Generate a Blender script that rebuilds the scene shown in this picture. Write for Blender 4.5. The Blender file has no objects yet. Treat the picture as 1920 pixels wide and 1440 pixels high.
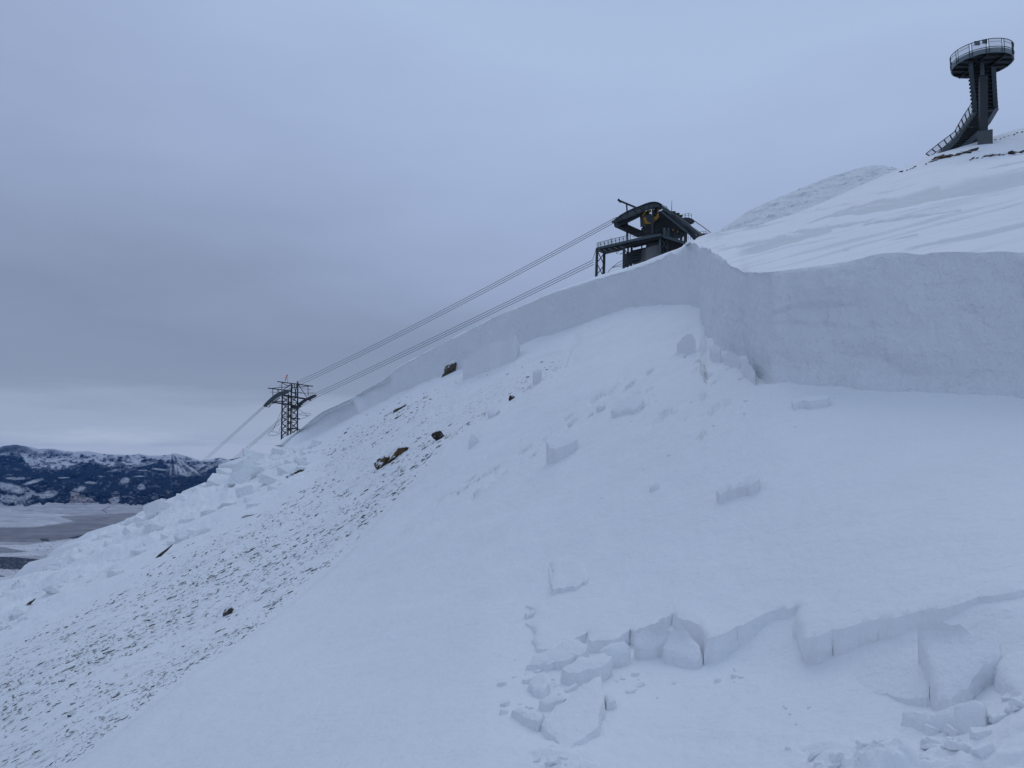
import bpy, bmesh, math, random
import numpy as np
from mathutils import Vector, Matrix
from mathutils.geometry import delaunay_2d_cdt

random.seed(11)
rng = np.random.default_rng(5)
sc = bpy.context.scene
COL = sc.collection

# ------------------------------------------------------------------ camera model
F = 1443.0
PIT = math.atan(125 / 1443)
CP, SP = math.cos(PIT), math.sin(PIT)

def ray(px, py):
    v = (720.0 - np.asarray(py, float)) / F
    h = (np.asarray(px, float) - 960.0) / F
    yy = CP - v * SP
    return h / yy, (SP + v * CP) / yy

def at(px, py, d):
    u, w = ray(px, py)
    return np.stack(np.broadcast_arrays(u * d, np.asarray(d, float) + 0 * u, w * d), -1)

def V(px, py, d):
    return Vector(at(px, py, d).tolist())

cam_d = bpy.data.cameras.new('camera')
cam = bpy.data.objects.new('camera', cam_d); COL.objects.link(cam)
cam_d.sensor_width = 36; cam_d.lens = 36 * F / 1920
cam_d.clip_start = 0.05; cam_d.clip_end = 200000
cam.rotation_euler = (math.pi / 2 + PIT, 0, 0)
sc.camera = cam

def lin(*c):
    c = (c[0] * 1.02, c[1] * 1.022, c[2] * 1.012)
    return tuple(((x / 255) / 12.92 if x <= 10 else ((x / 255 + .055) / 1.055) ** 2.4) for x in c)

# ------------------------------------------------------------------ noise
def _h(i, j, k, seed):
    n = (i.astype(np.int64) * 374761393 + j.astype(np.int64) * 668265263 + k.astype(np.int64) * 2147483647 + seed * 974711) & 0xffffffff
    n = ((n ^ (n >> 13)) * 1274126177) & 0xffffffff
    n = n ^ (n >> 16)
    return (n & 0xffff) / 65535.0

def vnoise(x, y, z=0.0, seed=0):
    x, y, z = np.broadcast_arrays(np.asarray(x, float), np.asarray(y, float), np.asarray(z, float))
    xi, yi, zi = np.floor(x), np.floor(y), np.floor(z)
    fx, fy, fz = x - xi, y - yi, z - zi
    fx = fx * fx * fx * (fx * (fx * 6 - 15) + 10); fy = fy * fy * fy * (fy * (fy * 6 - 15) + 10); fz = fz * fz * fz * (fz * (fz * 6 - 15) + 10)
    xi, yi, zi = xi.astype(np.int64), yi.astype(np.int64), zi.astype(np.int64)
    r = 0
    for a in (0, 1):
        for b in (0, 1):
            for c in (0, 1):
                w = (fx if a else 1 - fx) * (fy if b else 1 - fy) * (fz if c else 1 - fz)
                r = r + w * _h(xi + a, yi + b, zi + c, seed)
    return r * 2 - 1

def fbm(x, y, z=0.0, seed=0, o=4, g=.5):
    r, a, f = 0, 1.0, 1.0
    t = 0
    for i in range(o):
        r = r + a * vnoise(np.asarray(x) * f + 17.3 * i, np.asarray(y) * f - 9.1 * i, np.asarray(z) * f + 3.7 * i, seed + i)
        t += a; a *= g; f *= 2.03
    return r / t

def sm(a, b, x):
    t = np.clip((np.asarray(x, float) - a) / (b - a), 0, 1)
    return t * t * (3 - 2 * t)

def inpoly(px, py, poly):
    px, py = np.asarray(px, float), np.asarray(py, float)
    r = np.zeros(np.broadcast(px, py).shape, bool)
    n = len(poly)
    for i in range(n):
        x0, y0 = poly[i][:2]; x1, y1 = poly[(i + 1) % n][:2]
        if y0 == y1: continue
        c = ((y0 > py) != (y1 > py)) & (px < (x1 - x0) * (py - y0) / (y1 - y0) + x0)
        r ^= c
    return r

def pl(x, pts):
    a = np.array(pts, float)
    return np.interp(x, a[:, 0], a[:, 1])

def linedist(px, py, pts):
    d = np.full(np.broadcast(px, py).shape, 1e9)
    for (x0, y0), (x1, y1) in zip(pts[:-1], pts[1:]):
        t = np.clip(((px - x0) * (x1 - x0) + (py - y0) * (y1 - y0)) / ((x1 - x0) ** 2 + (y1 - y0) ** 2), 0, 1)
        d = np.minimum(d, np.hypot(px - x0 - t * (x1 - x0), py - y0 - t * (y1 - y0)))
    return d

# ------------------------------------------------------------------ object helpers
def tag(o, label=None, cat=None, group=None, kind=None):
    if label: o['label'] = label
    if cat: o['category'] = cat
    if group: o['group'] = group
    if kind: o['kind'] = kind
    return o

def link(name, me, parent=None, loc=None):
    o = bpy.data.objects.new(name, me); COL.objects.link(o)
    if parent is not None: o.parent = parent
    if loc is not None: o.location = loc
    return o

def mesh_from(name, verts, faces, mat, smooth=True):
    me = bpy.data.meshes.new(name)
    verts = np.asarray(verts, float)
    if isinstance(faces, np.ndarray):
        nf, k = faces.shape
        me.vertices.add(len(verts)); me.vertices.foreach_set('co', verts.astype(np.float32).ravel())
        me.loops.add(nf * k); me.loops.foreach_set('vertex_index', faces.astype(np.int32).ravel())
        me.polygons.add(nf)
        me.polygons.foreach_set('loop_start', np.arange(0, nf * k, k, dtype=np.int32))
        me.polygons.foreach_set('loop_total', np.full(nf, k, np.int32))
        me.update(calc_edges=True)
    else:
        me.from_pydata([tuple(v) for v in verts], [], faces); me.update()
    me.validate()
    if smooth:
        me.polygons.foreach_set('use_smooth', np.ones(len(me.polygons), bool))
    if mat is not None: me.materials.append(mat)
    return me

def gridfaces(nr, nc, flip=False):
    i = np.arange(nr * nc).reshape(nr, nc)
    a, b, c, d = i[:-1, :-1].ravel(), i[:-1, 1:].ravel(), i[1:, 1:].ravel(), i[1:, :-1].ravel()
    return np.stack([a, d, c, b] if flip else [a, b, c, d], 1)

def set_attr(me, name, vals):
    vals = np.asarray(vals, float)
    if vals.ndim == 1:
        at_ = me.attributes.new(name, 'FLOAT', 'POINT'); at_.data.foreach_set('value', vals.astype(np.float32))
    else:
        at_ = me.attributes.new(name, 'FLOAT_COLOR', 'POINT')
        c = np.ones((len(vals), 4), np.float32); c[:, :3] = vals
        at_.data.foreach_set('color', c.ravel())

class MB:
    def __init__(s): s.v = []; s.f = []
    def add(s, vs, fs):
        n = len(s.v); s.v += [Vector(v) for v in vs]; s.f += [tuple(i + n for i in f) for f in fs]
    def beam(s, p, q, w, h, up=Vector((0, 0, 1))):
        p, q = Vector(p), Vector(q); d = (q - p).normalized()
        if abs(d.dot(up)) > .97: up = Vector((0.25, 1, 0)).normalized()
        a = d.cross(up).normalized(); b = a.cross(d).normalized()
        vs = []
        for c in (p, q):
            for i, j in ((-1, -1), (1, -1), (1, 1), (-1, 1)):
                vs.append(c + a * (i * w / 2) + b * (j * h / 2))
        s.add(vs, [(3, 2, 1, 0), (4, 5, 6, 7), (0, 1, 5, 4), (1, 2, 6, 5), (2, 3, 7, 6), (3, 0, 4, 7)])
    def path(s, pts, w, h):
        for p, q in zip(pts[:-1], pts[1:]): s.beam(p, q, w, h)
    def tube(s, pts, r, n=6, close=False):
        pts = [Vector(p) for p in pts]; N = len(pts)
        rr = r if isinstance(r, (list, tuple)) else [r] * N
        vs = []
        for i, p in enumerate(pts):
            if close: d = pts[(i + 1) % N] - pts[i - 1]
            else: d = pts[min(i + 1, N - 1)] - pts[max(i - 1, 0)]
            d.normalize()
            up = Vector((0, 0, 1)) if abs(d.z) < .9 else Vector((0, 1, 0))
            a = d.cross(up).normalized(); b = a.cross(d)
            for k in range(n):
                t = 2 * math.pi * k / n
                vs.append(p + (a * math.cos(t) + b * math.sin(t)) * rr[i])
        fs = []
        for i in range(N if close else N - 1):
            j = (i + 1) % N
            for k in range(n):
                l = (k + 1) % n
                fs.append((i * n + k, i * n + l, j * n + l, j * n + k))
        if not close:
            fs.append(tuple(range(n))[::-1]); fs.append(tuple((N - 1) * n + k for k in range(n)))
        s.add(vs, fs)
    def prism(s, pts, E):
        n = len(pts); E = Vector(E)
        vs = [Vector(p) for p in pts] + [Vector(p) + E for p in pts]
        fs = [tuple(range(n)), tuple(range(2 * n - 1, n - 1, -1))]
        for i in range(n):
            j = (i + 1) % n
            fs.append((j, i, n + i, n + j))
        s.add(vs, fs)
    def box(s, c, x, y, z):
        c = Vector(c); s.beam(c - Vector((0, 0, z / 2)), c + Vector((0, 0, z / 2)), x, y, up=Vector((0, 1, 0)))
    def build(s, name, mat, parent=None, origin=None, smooth=False, world=False):
        o0 = Vector(origin) if origin is not None else (parent.matrix_basis.translation.copy() if parent is not None and not world else Vector((0, 0, 0)))
        if parent is not None and parent.parent is not None and origin is None:
            o0 = parent.parent.matrix_basis.translation.copy()
        me = bpy.data.meshes.new(name)
        me.from_pydata([tuple(v - o0) for v in s.v], [], s.f)
        bm = bmesh.new(); bm.from_mesh(me); bmesh.ops.recalc_face_normals(bm, faces=bm.faces[:]); bm.to_mesh(me); bm.free()
        me.materials.append(mat)
        if smooth: me.polygons.foreach_set('use_smooth', np.ones(len(me.polygons), bool))
        return link(name, me, parent)

def thing(name, label, cat, loc, group=None):
    o = bpy.data.objects.new(name, None); COL.objects.link(o)
    o.location = loc; o.empty_display_size = .3
    return tag(o, label, cat, group)

# ------------------------------------------------------------------ materials
def new_mat(name):
    m = bpy.data.materials.new(name); m.use_nodes = True
    nt = m.node_tree; nt.nodes.clear()
    out = nt.nodes.new('ShaderNodeOutputMaterial'); b = nt.nodes.new('ShaderNodeBsdfPrincipled')
    nt.links.new(b.outputs[0], out.inputs[0])
    return m, nt, b, out

def N(nt, t, **kw):
    n = nt.nodes.new(t)
    for k, v in kw.items():
        if k.startswith('_'): setattr(n, k[1:], v)
        else: n.inputs[k].default_value = v
    return n

def mapped(nt, scale=(1, 1, 1), rot=(0, 0, 0)):
    g = nt.nodes.new('ShaderNodeNewGeometry')
    mp = nt.nodes.new('ShaderNodeMapping'); mp.inputs['Scale'].default_value = scale; mp.inputs['Rotation'].default_value = rot
    nt.links.new(g.outputs['Position'], mp.inputs['Vector'])
    return mp.outputs[0]

def noise(nt, vec, scale, detail=4, rough=.55):
    n = N(nt, 'ShaderNodeTexNoise', Scale=scale, Detail=detail, Roughness=rough)
    if vec is not None: nt.links.new(vec, n.inputs['Vector'])
    return n.outputs['Fac']

def mathn(nt, op, a, b=None, c=None, clamp=False):
    n = nt.nodes.new('ShaderNodeMath'); n.operation = op; n.use_clamp = clamp
    for i, x in enumerate((a, b, c)):
        if x is None: continue
        if isinstance(x, (int, float)): n.inputs[i].default_value = x
        else: nt.links.new(x, n.inputs[i])
    return n.outputs[0]

def ramp(nt, fac, stops, interp='LINEAR'):
    r = nt.nodes.new('ShaderNodeValToRGB'); r.color_ramp.interpolation = interp
    e = r.color_ramp.elements
    while len(e) < len(stops): e.new(.5)
    for el, (p, c) in zip(e, stops):
        el.position = p; el.color = (*c, 1) if len(c) == 3 else c
    nt.links.new(fac, r.inputs[0])
    return r.outputs[0]

def mixc(nt, fac, a, b):
    m = nt.nodes.new('ShaderNodeMix'); m.data_type = 'RGBA'
    for i, x in ((0, fac), (6, a), (7, b)):
        if isinstance(x, (int, float)): m.inputs[i].default_value = x
        elif isinstance(x, tuple): m.inputs[i].default_value = (*x, 1)
        else: nt.links.new(x, m.inputs[i])
    return m.outputs[2]

def bump(nt, b, h, dist, strength=1.0, prev=None):
    n = N(nt, 'ShaderNodeBump', Strength=strength, Distance=dist)
    nt.links.new(h, n.inputs['Height'])
    if prev is not None: nt.links.new(prev, n.inputs['Normal'])
    nt.links.new(n.outputs[0], b.inputs['Normal'])
    return n.outputs[0]

SNOW = (.83, .845, .86)
def snow_mat(name, bumps, grit=False, base=SNOW, var=.04, crust=False):
    m, nt, b, out = new_mat(name)
    pos = mapped(nt)
    n0 = noise(nt, pos, .9, 5)
    c = mixc(nt, n0, tuple(x - var for x in base), tuple(min(.92, x + var) for x in base))
    if grit:
        a = nt.nodes.new('ShaderNodeAttribute'); a.attribute_name = 'grit'
        st = mapped(nt, (1, 1, 1))
        g1 = noise(nt, st, 7, 5, .65)
        g2 = noise(nt, st, .8, 3, .6)
        gg = mathn(nt, 'MULTIPLY', mathn(nt, 'MULTIPLY', a.outputs['Fac'], ramp(nt, g1, [(.52, (0, 0, 0)), (.72, (1, 1, 1))])),
                   ramp(nt, g2, [(.42, (.1, .1, .1)), (.65, (1, 1, 1))]))
        c = mixc(nt, mathn(nt, 'MULTIPLY', gg, .85), c, (.17, .13, .10))
    if crust:
        a = nt.nodes.new('ShaderNodeAttribute'); a.attribute_name = 'crust'
        c = mixc(nt, mathn(nt, 'MULTIPLY', a.outputs['Fac'], .8), c, (.60, .63, .655))
    nt.links.new(c, b.inputs['Base Color'])
    b.inputs['Roughness'].default_value = .75
    b.inputs['Specular IOR Level'].default_value = .18
    prev = None
    for s, d, det in bumps:
        prev = bump(nt, b, noise(nt, pos, s, det, .6), d, 1.0, prev)
    return m

M = {}
M['snow'] = snow_mat('snow_bed', [(2.2, .05, 4), (14, .012, 4), (70, .003, 3)], grit=True)
M['slab'] = snow_mat('snow_upper', [(1.1, .05, 4), (9, .01, 4)], crust=True)
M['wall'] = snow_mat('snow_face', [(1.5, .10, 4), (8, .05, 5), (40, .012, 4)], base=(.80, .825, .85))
M['block'] = snow_mat('snow_block', [(5, .03, 4), (25, .012, 5), (90, .003, 3)], base=(.83, .848, .865))
M['debris'] = snow_mat('snow_debris', [(1.5, .16, 4), (6, .06, 5)], base=(.84, .86, .875))
M['roughhill'] = snow_mat('snow_rubble', [(1.2, .25, 5), (6, .06, 4)], base=(.80, .815, .83), var=.05)

def rock_mat(name, c0, c1, snow=.55, scale=6):
    m, nt, b, out = new_mat(name)
    tc = nt.nodes.new('ShaderNodeTexCoord')
    pos = mapped(nt)
    f = noise(nt, pos, scale, 6, .65)
    c = ramp(nt, f, [(.3, c0), (.62, c1), (.75, tuple(x * 1.5 for x in c1))])
    if snow:
        g = nt.nodes.new('ShaderNodeNewGeometry'); sx = nt.nodes.new('ShaderNodeSeparateXYZ')
        nt.links.new(g.outputs['Normal'], sx.inputs[0])
        k = mathn(nt, 'ADD', sx.outputs['Z'], mathn(nt, 'MULTIPLY_ADD', noise(nt, pos, scale * .9, 5, .7), 2.6, -1.3))
        k = mathn(nt, 'MULTIPLY_ADD', k, 5, -5 * snow, clamp=True)
        c = mixc(nt, k, c, (.8, .82, .84))
    nt.links.new(c, b.inputs['Base Color']); b.inputs['Roughness'].default_value = .9
    bump(nt, b, noise(nt, pos, scale * 3, 6, .7), .05)
    return m
M['rock_brown'] = rock_mat('rock_brown', (.02, .013, .009), (.13, .078, .042), .42, 5)
M['rock_grey'] = rock_mat('rock_grey', (.03, .027, .022), (.15, .125, .095), .40, 5)
M['rock_dark'] = rock_mat('rock_dark', (.012, .010, .009), (.06, .042, .03), .62, 9)
M['stone'] = rock_mat('stone', (.014, .011, .009), (.085, .064, .046), .62, 12)

def plain(name, col, rough=.6, metal=0., var=.25, scale=3.):
    m, nt, b, out = new_mat(name)
    pos = mapped(nt)
    f = noise(nt, pos, scale, 5, .6)
    c = mixc(nt, f, tuple(x * (1 - var) for x in col), tuple(x * (1 + var) for x in col))
    nt.links.new(c, b.inputs['Base Color'])
    b.inputs['Roughness'].default_value = rough; b.inputs['Metallic'].default_value = metal
    return m
M['steel'] = plain('dark_steel', (.017, .024, .029), .55)
M['steel_mid'] = plain('painted_steel', (.05, .07, .08), .5)
M['steel_rim'] = plain('galvanised_steel', (.15, .185, .205), .5)
M['black'] = plain('black_metal', (.008, .01, .012), .7)
M['concrete'] = plain('concrete', (.16, .165, .165), .9)
M['pier'] = plain('concrete_pier', (.085, .095, .10), .9)
M['yellow'] = plain('yellow_paint', (.30, .16, .02), .6)
M['cable'] = plain('steel_rope', (.012, .015, .02), .7)
M['red'] = plain('windsock_fabric', (.75, .06, .03), .8)
M['rust'] = plain('red_brown_paint', (.10, .02, .015), .7)
def mesh_panel(name, col, alpha):
    m, nt, b, out = new_mat(name)
    b.inputs['Base Color'].default_value = (*col, 1); b.inputs['Roughness'].default_value = .7
    b.inputs['Alpha'].default_value = alpha
    return m
M['mesh'] = mesh_panel('wire_mesh', (.35, .38, .40), .35)

# ------------------------------------------------------------------ bed depth field (smooth sheet through measured points)
CTRL = [(960, 1440, 3.6), (1440, 1440, 2.95), (1920, 1440, 2.5), (500, 1440, 5.2), (0, 1440, 9),
        (0, 1300, 14), (0, 1200, 21), (0, 1130, 32), (1920, 1150, 3.6), (1500, 1200, 4.5), (1200, 1200, 5.5), (960, 1200, 6.6),
        (600, 1200, 9.8), (300, 1200, 14), (1440, 720, 11), (1920, 745, 8), (1670, 735, 9.4), (1320, 640, 17.5), (1280, 570, 25),
        (1115, 605, 33), (975, 650, 42), (740, 740, 58), (560, 835, 78), (430, 890, 68), (250, 980, 50), (120, 1055, 40),
        (960, 1900, 1.55), (1920, 1900, 1.15), (0, 1900, 3.2), (-600, 1440, 20), (-600, 1900, 6), (2600, 1440, 2.1), (2600, 800, 5.5), (4600, 980, 2.9), (4600, 1440, 1.45), (4600, 2000, .78), (2600, 1950, .95)]
CT = np.array(CTRL, float); CX = CT[:, :2] / 1000; CV = 1 / CT[:, 2]
def _k(r2): return np.where(r2 > 1e-12, .5 * r2 * np.log(np.maximum(r2, 1e-12)), 0)
def _tps():
    n = len(CX); r2 = ((CX[:, None] - CX[None]) ** 2).sum(-1)
    A = np.zeros((n + 3, n + 3)); A[:n, :n] = _k(r2) + np.eye(n) * 4e-3
    A[:n, n] = 1; A[:n, n + 1:] = CX; A[n, :n] = 1; A[n + 1:, :n] = CX.T
    return np.linalg.solve(A, np.r_[CV, 0, 0, 0])
TW = _tps()
def invd(px, py):
    px, py = np.broadcast_arrays(np.asarray(px, float), np.asarray(py, float))
    sh = px.shape; X = np.stack([px.ravel(), py.ravel()], 1) / 1000
    r = TW[-3] + X @ TW[-2:]
    for i in range(len(CX)):
        r = r + TW[i] * _k(((X - CX[i]) ** 2).sum(1))
    return np.maximum(r, 1 / 110).reshape(sh)

# height of the thin slab layer over the ground in front of it
def hA(px, py):
    px, py = np.asarray(px, float), np.asarray(py, float)
    return (.010 + .026 * sm(1000, 1060, py)) * sm(900, 1030, px) * sm(700, 760, py) + .130 * sm(1110, 1200, py) * sm(960, 1330, px)

def bed_noise(x, y, d, px, py):
    z = .10 * fbm(x / 5, y / 5, 0, 1, 3) * np.clip(d / 14, .15, 1.6)
    z = z + .022 * fbm(x / .9, y / .9, 0, 2, 4) * np.clip(d / 8, .5, 2)
    return z

def front_heap(px, py, x, y):
    px, py = np.asarray(px, float), np.asarray(py, float)
    pile = np.exp(-(((px - 1680) / 230) ** 2 + ((py - 1400) / 75) ** 2))
    f = fbm(x / .20, y / .20, 0, 14, 4, .6); f2 = fbm(x / .07, y / .07, 0, 15, 3, .6)
    z = pile * (.05 + .12 * np.maximum(0, f + .15) + .03 * f2)
    p2 = np.exp(-(((px - 1060) / 90) ** 2 + ((py - 1425) / 40) ** 2))
    return z + p2 * (.03 + .10 * np.maximum(0, f)) + .16 * np.exp(-(((px - 1935) / 90) ** 2 + ((py - 1360) / 130) ** 2))

def field(px, py, off=0.0):
    """world point seen at pixel (px, py) that stands off metres over the smooth bed"""
    px, py = np.asarray(px, float), np.asarray(py, float)
    q = py + 0.0
    iv = invd(px, q)
    for _ in range(3):
        iv = invd(px, py + off * F * iv)
    return at(px, py, 1 / iv)

# ------------------------------------------------------------------ bed mesh
BASE = [(560, 838), (640, 796), (745, 741), (830, 705), (880, 690), (975, 650), (1060, 621), (1130, 597), (1200, 574), (1265, 569), (1312, 575), (1326, 640),
        (1380, 662), (1415, 692), (1428, 716), (1442, 723), (1475, 716), (1560, 724), (1670, 735), (1800, 740), (1920, 746), (2100, 762), (2600, 806), (3400, 880), (4700, 1000)]
SIL = [(-900, 1560), (-400, 1335), (0, 1122), (40, 1098), (100, 1062), (160, 1022), (250, 982), (300, 954), (360, 925), (430, 890), (490, 862), (545, 846)]
GRITP = [(-200, 1250), (40, 1180), (240, 1085), (420, 985), (560, 905), (600, 850), (650, 800), (745, 748), (790, 730), (900, 705), (1010, 672), (1075, 650), (1060, 690), (985, 735),
         (900, 800), (820, 865), (770, 905), (728, 945), (640, 1040), (540, 1130), (470, 1190), (330, 1290), (220, 1372), (110, 1448), (-200, 1640)]
SMOOTH_EDGE = [(1080, 640), (985, 735), (900, 800), (820, 865), (770, 905), (728, 945), (640, 1040), (540, 1130), (470, 1190), (330, 1290), (220, 1372), (110, 1448), (-200, 1640)]

def build_bed():
    xs = np.r_[np.arange(-900, -40, 20), np.arange(-40, 1960, 2.6), np.arange(1960, 4700, 28)]
    topl = np.where(xs < 600, pl(xs, SIL + [(560, 832), (582, 810), (600, pl(600, BASE) - 22)]), pl(xs, BASE) - 22)
    k = np.exp(-((np.arange(-12, 13)) / 5.) ** 2); k /= k.sum()
    tp = np.convolve(np.pad(topl, 12, mode='edge'), k, 'valid')
    topl = np.where(xs < 640, tp, topl)
    nr1, nr2 = 330, 40
    rows = []
    for j in range(nr1): rows.append(topl + (np.maximum(1460, topl + 60) - topl) * (j / (nr1 - 1)) ** 1.08)
    b0 = rows[-1]
    for j in range(1, nr2 + 1): rows.append(b0 + (2150 - b0) * j / nr2)
    PY = np.array(rows); PX = np.broadcast_to(xs, PY.shape)
    iv = invd(PX, PY); d = 1 / iv
    P = at(PX, PY, d)
    x, y = P[..., 0], P[..., 1]
    dz = bed_noise(x, y, d, PX, PY) - hA(PX, PY)
    # wind-scoured ground: small stony relief, covered on its lower side by a smooth tongue of new snow
    g = inpoly(PX, PY, GRITP).astype(float)
    dist = linedist(PX, PY, [(p[0], p[1]) for p in GRITP])
    gs = np.where(g > 0, sm(0, 34, dist), 0.0)
    ax = (x * .62 + y * .78); bx = (x * .78 - y * .62)
    rel = fbm(ax / .75, bx / .28, 0, 7, 4, .6)
    dz = dz + gs * .035 * rel * np.clip(d / 12, .6, 2.2)
    es = linedist(PX, PY, SMOOTH_EDGE)
    side = np.where(g > 0, -1, 1)
    dz = dz + np.where((side > 0) & (PX > -300), .05 * sm(0, 14, es) * np.exp(-es / 160) * np.clip(d / 10, .5, 2.0), 0)
    # streaks left by sliding blocks (run down the fall line)
    st = fbm(ax / 3.5, bx / .22, 0, 21, 3)
    mid = sm(660, 800, PX) * sm(1500, 1380, PX) * sm(1130, 980, PY) * (1 - gs)
    dz = dz + mid * .016 * st * np.clip(d / 10, .5, 2)
    pits = np.maximum(0, fbm(ax / .5, bx / .2, 0, 33, 3) - .34)
    dz = dz - mid * .30 * pits * np.clip(d / 10, .6, 2) * sm(-.1, .3, fbm(x / 4, y / 4, 0, 35, 2))
    # trampled lumps at the very front
    fr = sm(1230, 1330, PY) * sm(960, 1080, PX)
    lump = fbm(x / .16, y / .16, 0, 12, 4)
    dz = dz + fr * .022 * lump
    dz = dz + front_heap(PX, PY, x, y)
    # debris mounds along the left skyline
    db = sm(120, 10, PY - pl(PX, SIL)) * sm(620, 520, PX)
    mound = fbm(x / 2.6, y / 2.6, 0, 40, 5, .6)
    dz = dz + db * (.7 * np.maximum(mound, -.25) + .14 + .22 * fbm(x / .9, y / .9, 0, 43, 5, .65))
    P = P.copy(); P[..., 2] += dz
    nr, nc = PY.shape
    # rollover beyond the skyline: the mountainside drops to the valley
    left = xs < 540
    ext = []
    u, w = ray(xs, topl)
    for dd, zz in ((3, -.8), (9, -5), (25, -22), (90, -85), (400, -330), (1500, -1215)):
        q = P[0].copy(); q[:, 0] += u * dd - np.where(left, dd * .55, 0); q[:, 1] += dd; q[:, 2] += np.where(left, zz, 0) + np.where(left, 0, -.02 * dd - .3)
        if dd > 9:
            q[~left] = P[0][~left] + np.array([0, 3.0, -2.5])
        ext.append(q)
    A = np.concatenate([np.array(ext[::-1]), P], 0)
    me = mesh_from('snow_slope', A.reshape(-1, 3), gridfaces(A.shape[0], nc, flip=True), M['snow'])
    grit = np.concatenate([np.zeros((len(ext), nc)), gs + .35 * db * 0], 0)
    set_attr(me, 'grit', grit.ravel())
    o = link('snow_slope', me)
    tag(o, 'steep avalanche bed surface of pale snow falling away to the left', None, None, 'structure')
build_bed()

def build_apron():
    gx, gy = np.meshgrid(np.arange(0, 2000, 120), np.arange(1250, 2000, 60))
    Q = field(gx.ravel(), gy.ravel()); Q = Q[Q[:, 1] < 5]
    co = np.linalg.lstsq(np.c_[Q[:, :2], np.ones(len(Q))], Q[:, 2], rcond=None)[0]
    X, Y = np.meshgrid(np.arange(-12, 9.01, .12), np.arange(-10, 3.61, .12))
    Z = X * co[0] + Y * co[1] + co[2] - .34 + .05 * fbm(X / .9, Y / .9, 0, 2, 4) + .01 * fbm(X / .16, Y / .16, 0, 12, 4) + .30 * sm(.6, -1.0, Y)
    o = link('near_snow', mesh_from('near_snow', np.stack([X, Y, Z], -1).reshape(-1, 3), gridfaces(X.shape[0], X.shape[1]), M['snow']))
    tag(o, 'trodden snow around the photographer', None, None, 'structure')
build_apron()

# ------------------------------------------------------------------ crown wall + upper slope
# (top px, top py, base px, base py)
CROWN = [(528, 836, 536, 850), (560, 808, 572, 830), (600, 775, 618, 805), (657, 749, 668, 783), (668, 741, 678, 776), (722, 712, 733, 748), (738, 694, 745, 741), (800, 660, 802, 717),
         (850, 634, 850, 698), (912, 602, 912, 677), (975, 575, 975, 650), (1030, 552, 1030, 632), (1115, 524, 1115, 602), (1180, 508, 1180, 580), (1240, 484, 1240, 572), (1278, 466, 1272, 570),
         (1292, 459, 1290, 570), (1318, 461, 1312, 577), (1343, 478, 1324, 625), (1366, 493, 1348, 652), (1386, 506, 1378, 664), (1404, 510, 1408, 690), (1428, 513, 1428, 715), (1448, 512, 1446, 723),
         (1480, 507, 1478, 718), (1560, 494, 1560, 725), (1650, 474, 1650, 733), (1690, 470, 1690, 736), (1720, 476, 1720, 738), (1800, 474, 1800, 741), (1920, 471, 1920, 747), (2100, 462, 2100, 764), (2350, 438, 2350, 785), (2900, 385, 2900, 834), (3600, 320, 3600, 898), (4600, 225, 4600, 990)]
SKY1 = [(1284, 458, 26), (1300, 451, 31), (1326, 441, 40), (1360, 434, 50), (1420, 423, 60), (1480, 405, 68), (1560, 372, 72), (1620, 345, 74), (1680, 319, 75), (1740, 293, 76), (1790, 279, 78), (1850, 260, 80), (1920, 238, 84), (2100, 190, 90), (2400, 120, 95), (3400, -110, 105), (4700, -410, 115)]

BANDS = [([(1500, 420), (1580, 402), (1640, 388), (1700, 375), (1800, 352), (1930, 328)], 3, 13), ([(1378, 478), (1440, 462), (1500, 446), (1552, 428)], 5, 7), ([(1318, 446), (1370, 436), (1440, 422)], 4, 3),
         ([(1690, 470), (1760, 454), (1840, 440), (1930, 416)], 3, 7), ([(1380, 470), (1480, 440), (1560, 424), (1650, 404)], 2, 3), ([(1540, 408), (1640, 380), (1760, 352)], 2, 4), ([(1340, 470), (1420, 458), (1470, 448)], 3, 4),
         ([(1840, 318), (1900, 306), (1960, 298)], 2, 2), ([(1660, 452), (1720, 440)], 2, 2), ([(1560, 474), (1590, 468)], 2, 2), ([(1600, 430), (1700, 408), (1800, 392)], 2, 2)]
def crust(PX, PY, x, y):
    k = np.zeros(PX.shape)
    wob = fbm(PX / 60, PY / 9, 0, 84, 4, .6); fine = fbm(PX / 26 - PY / 9, PY / 3.2 + PX / 14, 0, 85, 4, .6)
    for pts, w0, w1 in BANDS:
        t = sm(pts[0][0], pts[-1][0], PX); w = w0 + (w1 - w0) * t
        dd = linedist(PX, PY + 1.6 * wob, pts)
        k = np.maximum(k, sm(w * 1.25, w * .55, dd + 1.6 * fine) * sm(pts[0][0] - 6, pts[0][0] + 30, PX))
    k = np.maximum(k, .7 * sm(.22, .42, fbm(PX / 40 + PY / 10, (PY + PX * .27) / 4.5, 0, 86, 4, .6)))
    return k

def slab_rows(tpx):
    S = np.array(SKY1)
    sy = np.interp(tpx, S[:, 0], S[:, 1]); sd = np.interp(tpx, S[:, 0], S[:, 2])
    off = pl(tpx, [(1284, .5), (1520, 1), (1680, 9), (1740, 20), (1850, 40), (1920, 50), (2400, 70)])
    return sy, sd, sy + off, sd * .86

def slab_depth(px, py):
    sy, sd, my, md = slab_rows(px)
    c = np.array([q for q in CROWN if q[0] > 1284], float)
    ey = np.interp(px, c[:, 0], c[:, 1]); ei = float(invd(np.interp(px, c[:, 0], c[:, 2]), np.interp(px, c[:, 0], c[:, 3])))
    if py < my: return 1 / (1 / md + (1 / sd - 1 / md) * (my - py) / (my - sy))
    return 1 / (ei + (1 / md - ei) * (ey - py) / (ey - my))

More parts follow.
